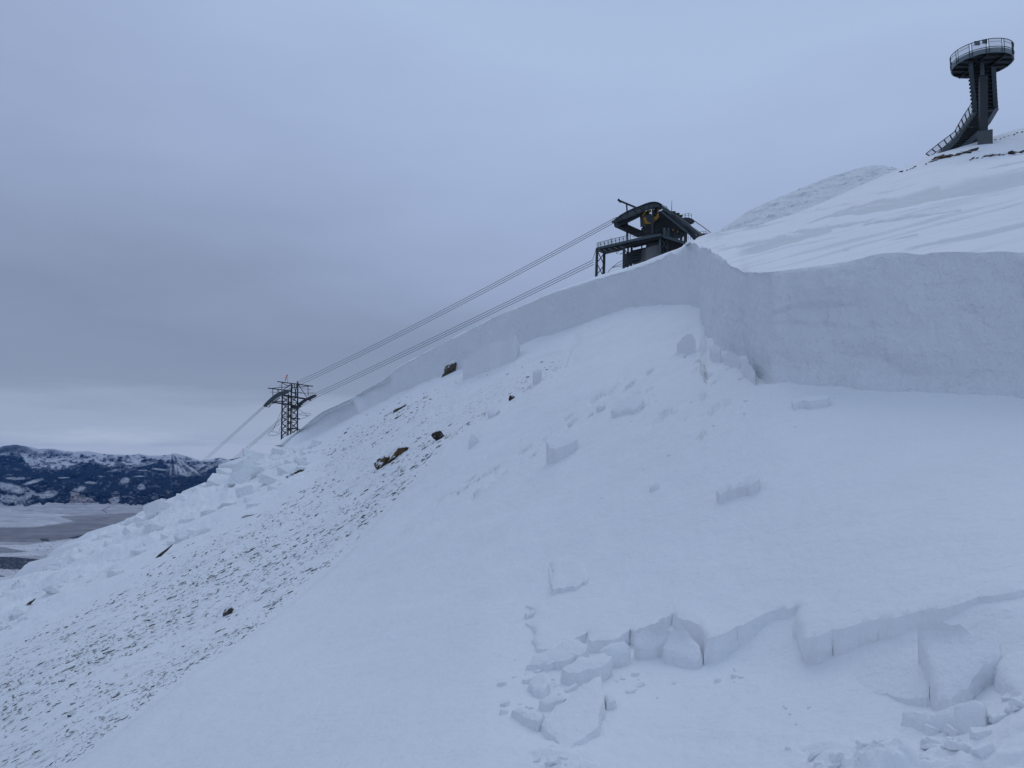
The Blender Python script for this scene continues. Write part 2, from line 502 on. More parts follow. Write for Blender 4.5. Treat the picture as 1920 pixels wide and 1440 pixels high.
def build_crown():
    C = np.array(CROWN, float)
    mid = (C[:, :2] + C[:, 2:]) / 2
    s = np.r_[0, np.cumsum(np.hypot(*np.diff(mid, axis=0).T))]
    # denser where the wall turns
    sx_ = float(np.interp(1990, C[20:, 0], s[20:])); t = np.r_[np.arange(0, sx_, 1.7), np.arange(sx_, s[-1], 16)]
    A = np.stack([np.interp(t, s, C[:, i]) for i in range(4)], 1)
    k = np.exp(-((np.arange(-8, 9)) / 4.) ** 2); k /= k.sum()
    for i in range(4):
        A[:, i] = np.convolve(np.pad(A[:, i], 8, mode='edge'), k, 'valid')
    n = len(A)
    d = 1 / invd(A[:, 2], A[:, 3])
    Bw = at(A[:, 2], A[:, 3], d)
    lean = .12 + np.clip(2.3 * (A[:, 3] - A[:, 1]) * d / F - .1, 0, 6) * sm(745, 700, A[:, 0])
    Tw = at(A[:, 0], A[:, 1], d + lean)
    ws = np.r_[0, np.cumsum(np.hypot(*np.diff(Bw[:, :2], axis=0).T))]
    # ragged top edge
    H = Tw[:, 2] - Bw[:, 2]
    rag = fbm(ws / .9, 0, 0, 50, 4, .6)
    amp = .05 + .16 * np.exp(-((A[:, 0] - 1285) / 60) ** 2) + .04 * sm(1150, 700, A[:, 0])
    Tw[:, 2] += amp * rag
    tan = np.gradient(Bw[:, :2], axis=0); kk = np.exp(-((np.arange(-20, 21)) / 9.) ** 2); kk /= kk.sum()
    tan = np.stack([np.convolve(np.pad(tan[:, i], 20, mode='edge'), kk, 'valid') for i in range(2)], 1)
    tan /= np.linalg.norm(tan, axis=1)[:, None]
    nrm = np.stack([tan[:, 1], -tan[:, 0]], 1)      # towards the camera side
    R = 46
    tt = np.linspace(0, 1, R)
    G = np.zeros((R + 2, n, 3))
    px = A[:, 2]
    right = sm(1425, 1470, px)
    far = sm(1320, 1250, px)
    cor = (1 - right) * (1 - far)
    for j in range(R):
        P = Bw + (Tw - Bw) * tt[j]
        hz = tt[j] * H
        sx = ws; z = hz
        dsp = .03 * fbm(sx / 1.6, z / .9, 0, 60, 4) + .012 * fbm(sx / 3.0, z / .07, 0, 73, 3) * (1 - far) + .030 * fbm(sx / .20, z / .4, 0, 61, 4, .6)
        # right face: a protruding upper band, shallow scallops below, fluted foot
        led = .50 + .16 * fbm(sx / 2.2, 0, 0, 66, 2) + .05 * fbm(sx / .5, 0, 0, 67, 3)
        dsp = dsp + right * .055 * sm(led - .012, led + .012, tt[j]) * sm(-.25, .1, fbm(sx / 3.0, 0, 0, 72, 2))
        led2 = .66 + .08 * fbm(sx / 1.2, 0, 0, 68, 3)
        dsp = dsp + right * .045 * sm(led2 - .012, led2 + .012, tt[j]) * sm(-.1, .15, fbm(sx / 2.5, 0, 0, 69, 2))
        dsp = dsp + right * .10 * np.abs(fbm(sx / .9 + .5 * z, z / .7, 0, 62, 3))
        dsp = dsp + right * .06 * sm(.16, .0, tt[j]) * (1 + fbm(sx / .15, 0, 0, 63, 3))
        dsp = dsp + cor * .12 * fbm(sx / .55, z / 2.5, 0, 64, 4, .6)
        dsp = dsp + far * .10 * fbm(sx / 2.5, z / 2.2, 0, 65, 3)
        # steps where blocks have broken off the far wall
        setb = .40 * sm(741, 736, px) + .35 * sm(667, 661, px)
        dsp = dsp * sm(1.0, .96, tt[j]) if tt[j] > .9 else dsp
        dsp = dsp - setb
        G[j + 2, :, :2] = P[:, :2] + nrm * dsp[:, None]; G[j + 2, :, 2] = P[:, 2]
    G[1] = G[2] + np.array([0, 0, -.35]); G[0] = G[1] + np.array([0, 0, -.6])
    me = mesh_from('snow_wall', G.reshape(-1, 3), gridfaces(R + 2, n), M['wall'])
    o = link('snow_wall', me)
    tag(o, 'sheer avalanche crown face of layered grey-white snow curving across the slope', None, None, 'structure')
    top = G[-1]
    # ---- smooth upper slope to the right
    S = np.array(SKY1)
    cols = np.where(A[:, 0] >= 1284)[0]
    tp = A[cols]
    tpx = np.maximum.accumulate(tp[:, 0] + np.arange(len(cols)) * 1e-4)
    sky_y, sd_, mid_y, md_ = slab_rows(tpx)
    sky_i = 1 / sd_; mid_i = 1 / md_
    ed_i = 1 / (d[cols] + .12)
    nR = 260
    rows = []
    tv = np.linspace(0, 1, nR)
    PYs = []
    for a in tv:
        b = min(1, a / .8); c_ = max(0, (a - .8) / .2)
        py = tp[:, 1] + (mid_y - tp[:, 1]) * b + (sky_y - mid_y) * c_
        iv = ed_i + (mid_i - ed_i) * b + (sky_i - mid_i) * c_
        P = at(tpx, py, 1 / iv)
        rows.append(P); PYs.append(py)
    PYs = np.array(PYs); PXs = np.broadcast_to(tpx, PYs.shape)
    U = np.array(rows)
    x, y = U[..., 0], U[..., 1]
    off = np.hypot(x - top[cols][None, :, 0], y - top[cols][None, :, 1])
    # wind-carved ridges running across the slope
    aa = (x * .70 + y * .72); bb = (x * .72 - y * .70)
    cr_ = crust(PXs, PYs, x, y)
    bigr = fbm(aa / 26, bb / 3.4, 0, 80, 3)
    dz = .20 * bigr * sm(1.5, 14, off) - .045 * cr_ * sm(.5, 5, off) + .10 * fbm(aa / 9, bb / 1.3, 0, 81, 4) * sm(.8, 6, off) + .03 * fbm(aa / 2, bb / .5, 0, 82, 3) * sm(.3, 2, off)
    edge = np.linspace(1, 0, nR)[:, None]
    dz = dz * sm(0, .12, edge + .04)
    dz = dz * np.where(tv > .8, sm(1, .9, tv), 1)[:, None]
    U[..., 2] += dz * sm(0, 6, off)
    U[0] = top[cols]
    fall = np.exp(-off / .5)
    U[1:, :, 2] += (top[cols][None, :, 2] - rows[0][None, :, 2]) * fall[1:]
    u, w = ray(tpx, sky_y)
    ext = []
    for dd, zz in ((3, -.4), (12, -4), (40, -18), (120, -70), (400, -300)):
        q = U[-1].copy(); q[:, 0] += u * dd; q[:, 1] += dd; q[:, 2] += w * dd * .6 + zz; ext.append(q)
    U = np.concatenate([U, np.array(ext)], 0)
    me = mesh_from('upper_snow_slope', U.reshape(-1, 3), gridfaces(U.shape[0], len(cols)), M['slab'])
    set_attr(me, 'crust', np.concatenate([cr_, np.zeros((U.shape[0] - nR, len(cols)))], 0).ravel())
    o = link('upper_snow_slope', me)
    tag(o, 'smooth wind-streaked snow slope above the crown wall, rising to the right', None, None, 'structure')
    # ---- narrow crest behind the left part of the crown
    cl = np.where(A[:, 0] <= 1290)[0]
    T = top[cl]; a = A[cl]
    band = pl(a[:, 0], [(480, .5), (700, 1), (1000, 1.5), (1115, 5), (1190, 8), (1250, 6), (1280, 2), (1300, 1)])
    dl = d[cl] + lean[cl]
    spec = [(.25, .25), (1.2, .55), (4, .85), (9, 1.0), (16, .6), (30, -9), (70, -14), (150, -22), (230, -30), (300, -60), (420, -400)]
    rows = [T]
    for dd, bnd in spec:
        py = a[:, 1] - (band * bnd if bnd > 0 else band * 0 + bnd)
        q = at(a[:, 0], py, dl + dd)
        q[:, 2] += .05 * fbm(q[:, 0] / 1.5, q[:, 1] / 1.5, 0, 90, 3) * (1 if dd < 20 else 0)
        rows.append(q)
    Wm = np.array(rows)
    me = mesh_from('snow_ridge', Wm.reshape(-1, 3), gridfaces(Wm.shape[0], len(cl)), M['slab'])
    o = link('snow_ridge', me)
    tag(o, 'thin snowy ridge line above the far end of the crown wall', None, None, 'structure')
build_crown()

def build_rough_hill():
    SKY2 = [(1318, 446), (1340, 437), (1372, 417), (1400, 398), (1440, 378), (1480, 362), (1520, 345), (1560, 330), (1600, 318), (1625, 312), (1650, 311), (1675, 316), (1700, 322), (1740, 330)]
    xs = np.arange(1316, 1742, 1.2)
    top = pl(xs, SKY2) + 1.2 * fbm(xs / 9, 0, 0, 101, 4, .6); bot = pl(xs, [(p[0], p[1]) for p in SKY1]) + 14
    nR = 90
    rows = []
    for j in range(nR):
        a = j / (nR - 1); py = bot + (top - bot) * a
        rows.append(at(xs, py, 88 + 22 * a))
    U = np.array(rows)
    lum = fbm(U[..., 0] / 2.2, U[..., 1] / 2.2, U[..., 2] / 2.2, 103, 5, .65)
    U[..., 2] += .55 * lum * np.sin(np.linspace(0, 1, nR) * math.pi)[:, None] ** .6
    U[..., 1] -= .8 * fbm(U[..., 0] / 1.4, U[..., 2] / 1.1, 0, 105, 4)
    ext = []
    for dd, zz in ((4, -2), (30, -25), (120, -110)):
        q = U[-1].copy(); q[:, 1] += dd; q[:, 2] += zz; ext.append(q)
    U = np.concatenate([U, np.array(ext)], 0)
    o = link('rubble_hill', mesh_from('rubble_hill', U.reshape(-1, 3), gridfaces(U.shape[0], len(xs)), M['roughhill']))
    tag(o, 'rough grey-white hill of snowy rubble behind the smooth slope', None, None, 'structure')
build_rough_hill()

# ------------------------------------------------------------------ snow plates and blocks
def densify(poly, step):
    out = []
    n = len(poly)
    for i in range(n):
        a, b = np.array(poly[i], float), np.array(poly[(i + 1) % n], float)
        m = max(1, int(np.hypot(*(b - a)[:2]) / step))
        for j in range(m): out.append(a + (b - a) * j / m)
    return np.array(out)

def plate(name, poly, mat, jit=2.0, step=4.0, grid=11.0, seed=0, sink=.05, use_field=False, rough=.02, topnoise=.012, rows=9, lip=.02, under=0.0):
    """A broken piece of slab: poly = [(px, py, height above the ground in m)], the outline of its upper face."""
    rr_ = random.Random(seed * 31 + 5)
    q_ = [np.array(p, float) for p in poly]
    for lev in range(2):
        out_ = []
        for i in range(len(q_)):
            A_, B_ = q_[i], q_[(i + 1) % len(q_)]; out_.append(A_)
            L_ = math.hypot(*(B_ - A_)[:2])
            if L_ > 9 and A_[0] < 2000:
                m_ = A_ + (B_ - A_) * rr_.uniform(.35, .65)
                am = min(L_ * .13, 2.6 * jit) * rr_.uniform(-1, 1)
                m_[0] += -(B_ - A_)[1] / L_ * am; m_[1] += (B_ - A_)[0] / L_ * am
                out_.append(m_)
        q_ = out_
    o = densify(q_, step)
    n = len(o)
    pa = np.array(poly, float)
    if use_field:
        hfun = lambda x, y: hA(x, y)
    else:
        Mx = np.c_[pa[:, :2] / 1000, np.ones(len(pa))]
        co = np.linalg.lstsq(Mx.T @ Mx + np.eye(3) * 1e-7, Mx.T @ pa[:, 2], rcond=None)[0]
        hfun = lambda x, y: np.stack([np.asarray(x) / 1000, np.asarray(y) / 1000, np.ones_like(np.asarray(x, float))], -1) @ co
    def world(x, y):
        h = hfun(x, y)
        off = 0 * h if use_field else h - hA(x, y)
        P = field(x, y, off)
        dd = P[..., 1]
        P[..., 2] += bed_noise(P[..., 0], P[..., 1], dd, x, y) if use_field else 0
        P[..., 2] += topnoise * fbm(P[..., 0] / .3, P[..., 1] / .3, 0, 300 + seed, 3) + (.004 if use_field else 0)
        return P, h
    # interior points
    x0, y0 = o[:, :2].min(0); x1, y1 = o[:, :2].max(0)
    gx, gy = np.meshgrid(np.arange(x0, x1, grid), np.arange(y0, y1, grid))
    gx = gx.ravel() + rng.uniform(-.3, .3, gx.size) * grid; gy = gy.ravel() + rng.uniform(-.3, .3, gy.size) * grid
    ins = inpoly(gx, gy, o[:, :2]) & (linedist(gx, gy, [tuple(q) for q in np.r_[o[:, :2], o[:1, :2]]]) > grid * .5)
    pts = np.r_[o[:, :2], np.c_[gx[ins], gy[ins]]]
    vs, es, fs, ov, oe, of = delaunay_2d_cdt([Vector(p.tolist()) for p in pts], [(i, (i + 1) % n) for i in range(n)], [], 1, 1e-5)
    vs = np.array([tuple(v) for v in vs])
    P, h = world(vs[:, 0], vs[:, 1])
    # outline vertices found again by order of original indices
    idx = {}
    for vi, orig in enumerate(ov):
        for q in orig: idx[q] = vi
    ring = [idx[i] for i in range(n)]
    area = sum(o[i, 0] * o[(i + 1) % n, 1] - o[(i + 1) % n, 0] * o[i, 1] for i in range(n))
    RP = P[ring].copy(); RH = np.maximum(h[ring], .01)
    t2 = np.roll(RP[:, :2], -1, 0) - np.roll(RP[:, :2], 1, 0); t2 /= np.maximum(np.linalg.norm(t2, axis=1), 1e-6)[:, None]
    a2 = np.sum(RP[:, 0] * np.roll(RP[:, 1], -1) - np.roll(RP[:, 0], -1) * RP[:, 1])
    t2 = sum(np.roll(t2, q, 0) for q in range(-1, 2)); t2 /= np.maximum(np.linalg.norm(t2, axis=1), 1e-6)[:, None]
    nr = np.stack([t2[:, 1], -t2[:, 0]], 1) * (1 if a2 > 0 else -1)     # outward
    verts = [tuple(p) for p in P]; faces = [tuple(f) for f in fs]
    P2 = P.copy()
    lipd = np.minimum(lip, RH * .3)
    for q, vi in enumerate(ring):
        P2[vi, 2] -= lipd[q]
    ringset = set(ring); inn = np.array([i for i in range(len(vs)) if i not in ringset])
    if len(inn):
        dl = linedist(vs[inn, 0], vs[inn, 1], [tuple(v) for v in np.r_[o[:, :2], o[:1, :2]]]) * P[inn, 1] / F
        P2[inn, 2] -= float(np.median(lipd)) * np.clip(1 - dl / (lip * 2.2), 0, 1) ** 2
    verts = P2.tolist(); prev = ring
    arc = np.cumsum(np.r_[0, np.linalg.norm(np.diff(RP[:, :2], axis=0), axis=1)])
    for k in range(1, rows + 1):
        a = k / rows
        z = RP[:, 2] - lipd - (RH + sink) * a
        dsp = rough * 1.3 * fbm(arc / .16, a * RH / .10, 0, 400 + seed, 5, .65) + rough * .9 - under * a * RH
        dsp = np.clip(dsp, 0, RH * .35) * min(1, a * 2.5)
        base = len(verts)
        q = np.c_[RP[:, :2] + nr * dsp[:, None], z]
        verts += q.tolist()
        cur = list(range(base, base + n))
        for i in range(n):
            j2 = (i + 1) % n
            faces.append((prev[i], prev[j2], cur[j2], cur[i]))
        prev = cur
    faces.append(tuple(prev))
    c = np.array(verts); org = np.array([c[:, 0].mean(), c[:, 1].mean(), c[:, 2].min()])
    me = mesh_from(name, c - org, faces, mat)
    bm = bmesh.new(); bm.from_mesh(me); bmesh.ops.recalc_face_normals(bm, faces=bm.faces[:]); bm.to_mesh(me); bm.free()
    me.set_sharp_from_angle(angle=math.radians(38))
    return link(name, me, None, org)

# the thin layer left on the bed, with its broken lower edge
LAYER = [(1006, 1212), (998, 1196), (1004, 1180), (985, 1166), (1000, 1156), (1003, 1140), (986, 1134), (1006, 1124), (1034, 1114), (1031, 1085), (1030, 1060), (1042, 1046), (1075, 1035), (1110, 1010), (1180, 975), (1260, 940), (1330, 905), (1385, 865), (1400, 830), (1404, 800),
         (1420, 775), (1446, 752), (1443, 738), (1446, 712), (1560, 706), (1920, 728), (2100, 740), (2600, 784), (3400, 858), (4600, 968), (4600, 1040), (3400, 985), (2600, 1000), (2100, 1072), (1920, 1100), (1860, 1112), (1760, 1134), (1650, 1152), (1560, 1172), (1512, 1186),
         (1502, 1165), (1494, 1143), (1500, 1128), (1470, 1134), (1420, 1148), (1380, 1165), (1340, 1186), (1328, 1188), (1316, 1172), (1296, 1158), (1270, 1150), (1262, 1142), (1240, 1152), (1212, 1168), (1190, 1178),
         (1182, 1172), (1160, 1190), (1108, 1198), (1102, 1178), (1080, 1190), (1050, 1205)]
o = plate('snow_slab', LAYER, M['snow'], jit=2.0, step=3.2, grid=8, seed=1, use_field=True, rough=.03, sink=.1, rows=14, lip=.012)
tag(o, 'thin remaining layer of snow with a broken lower edge across the right foreground', 'snow slab')

PLATES = [
 ('snow_block', [(1190, 1186, .15), (1222, 1166, .19), (1238, 1163, .19), (1250, 1176, .17), (1256, 1192, .12), (1236, 1204, .09), (1206, 1212, .075), (1191, 1208, .09)], 'square tipped block of snow wedged under the broken edge of the thin layer', 'snow block', 2),
 ('snow_block', [(1252, 1178, .16), (1276, 1172, .17), (1292, 1182, .15), (1304, 1200, .11), (1314, 1222, .06), (1308, 1242, .02), (1296, 1242, .025), (1272, 1230, .045), (1252, 1224, .06), (1243, 1215, .07), (1250, 1198, .12)], 'rounded leaning chunk of snow, rightmost of the pieces under the broken edge', 'snow block', 3),
 ('snow_block', [(1054, 1250, .10), (1084, 1230, .13), (1130, 1220, .13), (1148, 1226, .12), (1140, 1240, .10), (1102, 1250, .095), (1066, 1257, .09)], 'long flat block of snow with a clean vertical front in the foreground pile', 'snow block', 4),
 ('snow_block', [(1124, 1217, .12), (1148, 1203, .14), (1170, 1199, .14), (1180, 1212, .10), (1178, 1228, .05), (1152, 1230, .07)], 'small block of snow leaning right of the long flat block', 'snow block', 5),
 ('snow_block', [(988, 1242, .05), (1000, 1226, .075), (1040, 1212, .09), (1056, 1199, .12), (1082, 1195, .12), (1102, 1206, .10), (1096, 1222, .085), (1060, 1236, .065), (1024, 1243, .05)], 'broad lumpy chunk of snow at the upper left of the foreground pile', 'snow block', 6),
 ('snow_plate', [(1076, 1290, .075), (1108, 1272, .10), (1127, 1262, .12), (1130, 1290, .10), (1129, 1318, .08), (1121, 1338, .07), (1123, 1354, .06), (1100, 1372, .045), (1072, 1392, .03), (1054, 1402, .02), (1040, 1378, .035), (1022, 1364, .04), (1012, 1350, .05), (1030, 1334, .055), (1052, 1318, .065)], 'large kite-shaped tilted plate of snow lowest in the foreground pile', 'snow plate', 7),
 ('snow_block', [(1012, 1308, .07), (1026, 1300, .08), (1058, 1298, .09), (1062, 1304, .08), (1040, 1310, .07), (1016, 1314, .06)], 'thin flat slice of snow behind the kite-shaped plate', 'snow block', 8),
 ('snow_block', [(960, 1328, .05), (978, 1322, .07), (1002, 1326, .08), (1020, 1332, .08), (1008, 1346, .08), (996, 1344, .07), (976, 1334, .05)], 'low chunk of snow left of the kite-shaped plate', 'snow block', 9),
 ('snow_block', [(992, 1276, .05), (1010, 1260, .08), (1020, 1262, .08), (1030, 1276, .07), (1020, 1292, .05), (1000, 1292, .04)], 'rounded lump of snow between the lumpy chunk and the kite-shaped plate', 'snow block', 10),
 ('snow_block', [(1132, 1298, .04), (1150, 1296, .05), (1154, 1310, .05), (1138, 1316, .04)], 'small cube of snow just right of the kite-shaped plate', 'snow block', 11),
 ('snow_plate', [(1718, 1168, .22), (1738, 1160, .23), (1780, 1168, .21), (1800, 1167, .21), (1816, 1184, .18), (1846, 1187, .17), (1874, 1198, .14), (1878, 1222, .10), (1846, 1244, .11), (1824, 1268, .10), (1808, 1290, .09), (1780, 1308, .08), (1760, 1304, .08), (1750, 1280, .10), (1742, 1240, .13), (1728, 1202, .17)], 'large pointed plate of snow standing against the slab edge at lower right', 'snow plate', 12),
 ('snow_plate', [(1530, 1236, -.05), (1600, 1217, -.01), (1724, 1207, .045), (1738, 1236, .05), (1744, 1268, .05), (1741, 1300, .05), (1724, 1306, .045), (1690, 1306, .02), (1640, 1300, -.03), (1560, 1284, -.09), (1520, 1260, -.09)], 'flat wide sheet of snow lying left of the pointed plate', 'snow plate', 13),
 ('snow_bank', [(1862, 1236, .08), (1900, 1216, .11), (2000, 1200, .16), (2150, 1200, .2), (2150, 1420, .26), (2000, 1392, .2), (1940, 1340, .15), (1900, 1290, .11), (1874, 1262, .08)], 'smooth raised bank of snow at the right edge beside the pointed plate', 'snow bank', 32),
 ('snow_block', [(1692, 1330, .06), (1740, 1326, .08), (1790, 1312, .11), (1822, 1304, .12), (1846, 1312, .12), (1840, 1332, .10), (1800, 1346, .08), (1740, 1346, .06), (1706, 1340, .05)], 'rounded ridge of snow below the pointed plate', 'snow block', 14),
 ('snow_block', [(1790, 1316, .13), (1830, 1306, .15), (1850, 1320, .14), (1846, 1342, .10), (1812, 1350, .08), (1792, 1338, .1)], 'round lump of snow at the end of the ridge below the pointed plate', 'snow block', 15),
 ('snow_block', [(1343, 918, .13), (1368, 904, .14), (1398, 897, .14), (1404, 887, .16), (1422, 883, .16), (1424, 892, .15), (1418, 902, .14), (1396, 910, .12), (1350, 926, .11)], 'long low block of snow with a notched top on the mid right slope', 'snow block', 16),
 ('snow_block', [(1484, 748, .13), (1510, 743, .14), (1548, 738, .15), (1557, 742, .14), (1540, 748, .13), (1488, 757, .11)], 'flat bar of snow lying below the near crown wall', 'snow block', 17),
 ('snow_block', [(1024, 827, .36), (1038, 817, .40), (1060, 813, .36), (1080, 815, .22), (1083, 822, .16), (1062, 834, .22), (1042, 841, .28), (1030, 839, .33)], 'squared block of snow standing alone in the middle of the slope', 'snow block', 18),
 ('snow_block', [(1146, 766, .16), (1162, 754, .2), (1178, 742, .22), (1196, 738, .22), (1207, 748, .18), (1198, 760, .14), (1174, 768, .13), (1152, 772, .13)], 'rounded chunk of snow half sunk in the slope under the crown corner', 'snow block', 19),
 ('snow_block', [(1118, 762, .10), (1128, 752, .12), (1134, 754, .1), (1130, 762, .08)], 'tiny lump of snow left of the rounded half-sunk chunk', 'snow block', 20),
 ('snow_block', [(1269, 645, .26), (1280, 630, .40), (1296, 624, .46), (1304, 637, .30), (1292, 646, .20), (1278, 655, .12)], 'grey tipped slab of snow leaning below the crown corner', 'snow block', 21),
 ('snow_block', [(999, 696, .35), (1006, 691, .4), (1016, 693, .35), (1014, 698, .28), (1004, 702, .28)], 'small snow block among scuffs beneath the far crown wall', 'snow block', 22),
 ('snow_block', [(878, 826, .36), (884, 812, .45), (890, 816, .38), (898, 822, .2), (888, 828, .22)], 'pointed shard of snow right of the dark rock', 'snow block', 23),
 ('snow_block', [(915, 771, .22), (924, 766, .26), (938, 768, .2), (930, 775, .18), (918, 776, .18)], 'small flat snow chunk left of the tiny brown rock', 'snow block', 24),
 ('snow_slab', [(1031, 1052, .042), (1042, 1046, .040), (1100, 1056, .044), (1102, 1084, .070), (1086, 1092, .078), (1064, 1097, .084), (1037, 1104, .090)], 'small raised corner of layer with an L-shaped crack on the open slope', 'snow slab', 33),
 ('snow_block', [(984, 1148, .05), (1000, 1140, .06), (1003, 1146, .05), (988, 1154, .04)], 'small crumb of snow beside the left end of the thin layer', 'snow block', 25),
 ('snow_block', [(1218, 912, .07), (1228, 905, .08), (1236, 906, .07), (1226, 914, .05)], 'tiny snow crumb alone on the open slope above the thin layer', 'snow block', 26),
 ('snow_block', [(1036, 1398, .05), (1050, 1386, .07), (1066, 1390, .06), (1068, 1406, .05), (1048, 1414, .04)], 'small lump of snow below the tip of the kite-shaped plate', 'snow block', 27),
 ('snow_block', [(1330, 650, .25), (1342, 644, .32), (1352, 650, .3), (1348, 660, .2), (1336, 660, .2)], 'first broken lump of snow at the foot of the crown corner', 'snow block', 28),
 ('snow_block', [(1356, 664, .22), (1368, 657, .32), (1382, 664, .3), (1386, 674, .2), (1370, 676, .16)], 'middle broken lump of snow at the foot of the crown corner', 'snow block', 30),
 ('snow_block', [(1388, 680, .2), (1398, 676, .3), (1412, 690, .28), (1416, 702, .18), (1402, 700, .14)], 'last broken lump of snow at the foot of the crown corner', 'snow block', 31),
 ('snow_slab', [(868, 676, 1.05), (884, 664, 1.2), (930, 640, 1.3), (963, 628, 1.25), (970, 634, 1.1), (975, 648, .3), (960, 650, .5), (925, 664, .7), (880, 684, .6)], 'pale slab of snow leaning flat against the far crown wall', 'snow slab', 29),
]
for nm, poly, lab, cat, sd in PLATES:
    x = [p[0] for p in poly]; w = max(x) - min(x)
    o = plate(nm, poly, M['block'], jit=min(2.2, w * .03), step=max(1.6, min(3.5, w / 30)), grid=max(2.5, min(8, w / 12)), seed=sd, rough=.012 + .00004 * w, topnoise=.016, rows=9, lip=.012, under=.16, sink=.08)
    tag(o, lab, cat, 'blocks of avalanche snow')

# ------------------------------------------------------------------ rubble of snow blocks along the left skyline
def hull_block(seed, lo=14, noise_amp=.04, box=(1, 1, 1)):
    r = random.Random(seed)
    bm = bmesh.new()
    for sx in (-1, 1):
        for sy in (-1, 1):
            for sz in (-1, 1):
                if r.random() < .12: continue
                bm.verts.new((sx * r.uniform(.62, 1) * .5 * box[0], sy * r.uniform(.62, 1) * .5 * box[1], sz * r.uniform(.6, 1) * .5 * box[2]))
    for _ in range(lo - 8):
        bm.verts.new((r.uniform(-.5, .5) * box[0], r.uniform(-.5, .5) * box[1], r.choice((-.48, .48)) * box[2] * r.uniform(.85, 1.05)))
    g = bmesh.ops.convex_hull(bm, input=bm.verts)
    bmesh.ops.delete(bm, geom=[e for e in g['geom_interior'] if isinstance(e, bmesh.types.BMVert)], context='VERTS')
    bmesh.ops.recalc_face_normals(bm, faces=bm.faces[:])
    bmesh.ops.bevel(bm, geom=bm.edges[:], offset=.022, segments=1, affect='EDGES', profile=.6, clamp_overlap=True)
    bmesh.ops.triangulate(bm, faces=bm.faces[:])
    bmesh.ops.subdivide_edges(bm, edges=[e for e in bm.edges if e.calc_length() > .2], cuts=1, use_grid_fill=True)
    for v in bm.verts:
        k = float(fbm(v.co.x * 4, v.co.y * 4, v.co.z * 4, seed, 3))
        v.co *= 1 + noise_amp * k
    me = bpy.data.meshes.new('snow_block'); bm.to_mesh(me); bm.free()
    return me

def ground(px, py):
    P = field(px, py); d = P[..., 1]
    P[..., 2] += bed_noise(P[..., 0], P[..., 1], d, px, py) - hA(px, py) + front_heap(px, py, P[..., 0], P[..., 1])
    return P

def build_debris():
    meshes = []
    for i in range(14):
        me = hull_block(500 + i, 13, .07, (1, 1, random.uniform(.6, 1)))
        me.materials.append(M['debris']); meshes.append(me)
    spots = []
    big = [(296, 962, 46, .9), (303, 946, 18, 1.3), (340, 938, 30, .8), (352, 946, 26, .7), (380, 930, 34, .7), (415, 915, 32, .8), (444, 884, 44, 1.0), (470, 900, 40, 1.1), (452, 908, 34, .8), (500, 890, 34, .8), (508, 905, 30, .8), (480, 868, 40, .8), (530, 868, 28, .7),
           (343, 1014, 26, 1.25), (290, 998, 40, .7), (312, 1010, 26, .7), (375, 1002, 36, .6), (250, 1002, 34, .6), (200, 1014, 34, .6), (170, 1034, 34, .5), (232, 984, 28, .6), (150, 1052, 40, .5), (120, 1074, 44, .5), (60, 1100, 44, .5), (30, 1126, 50, .4), (100, 1112, 40, .5),
           (215, 1052, 30, .6), (262, 1034, 28, .6), (395, 965, 30, .7), (430, 950, 30, .7), (462, 932, 30, .7), (545, 884, 30, .6), (395, 918, 24, .9), (425, 898, 26, 1.0), (366, 922, 20, .9), (322, 948, 22, .8), (266, 978, 26, .7), (184, 1018, 22, .7), (136, 1040, 24, .6), (88, 1072, 24, .6), (20, 1112, 26, .6)]
    for b in big: spots.append((b[0], b[1], b[2] * (1.3 if b[0] > 400 else .95), b[3]))
    r = random.Random(3)
    while len(spots) < 285:
        x = r.uniform(-80, 610); s = float(pl(x, SIL)) if x < 545 else float(pl(x, BASE)) + 6
        depth = 90 if x < 480 else max(16, 90 - (x - 480) * .55)
        py = s + 2 + (r.random() ** 1.6) * depth * (1 if x > 150 else .85)
        spots.append((x, py, 6 + 24 * r.random() ** 2.0, r.uniform(.5, 1.1)))
    n0 = 0
    labs = {0: 'pale broken block in the jumble of avalanche snow on the left skyline', 1: 'small lump of snow in the debris strip below the left skyline'}
    for i, (x, py, s, asp) in enumerate(spots):
        P = ground(x, py); d = P[1]
        me = meshes[i % len(meshes)]
        w = s * d / F
        o = link('snow_block', me, None, (P[0], P[1], P[2] + w * asp * (.12 if s > 20 else .10)))
        o.scale = (w, w * r.uniform(.8, 1.2), w * asp)
        o.rotation_euler = (r.uniform(-.35, .35), r.uniform(-.55, .15), r.uniform(0, 6.28))
        tag(o, labs[0] if s > 20 else labs[1], 'snow block', 'avalanche debris blocks on the left skyline' if s > 20 else 'small debris lumps below the left skyline')
build_debris()

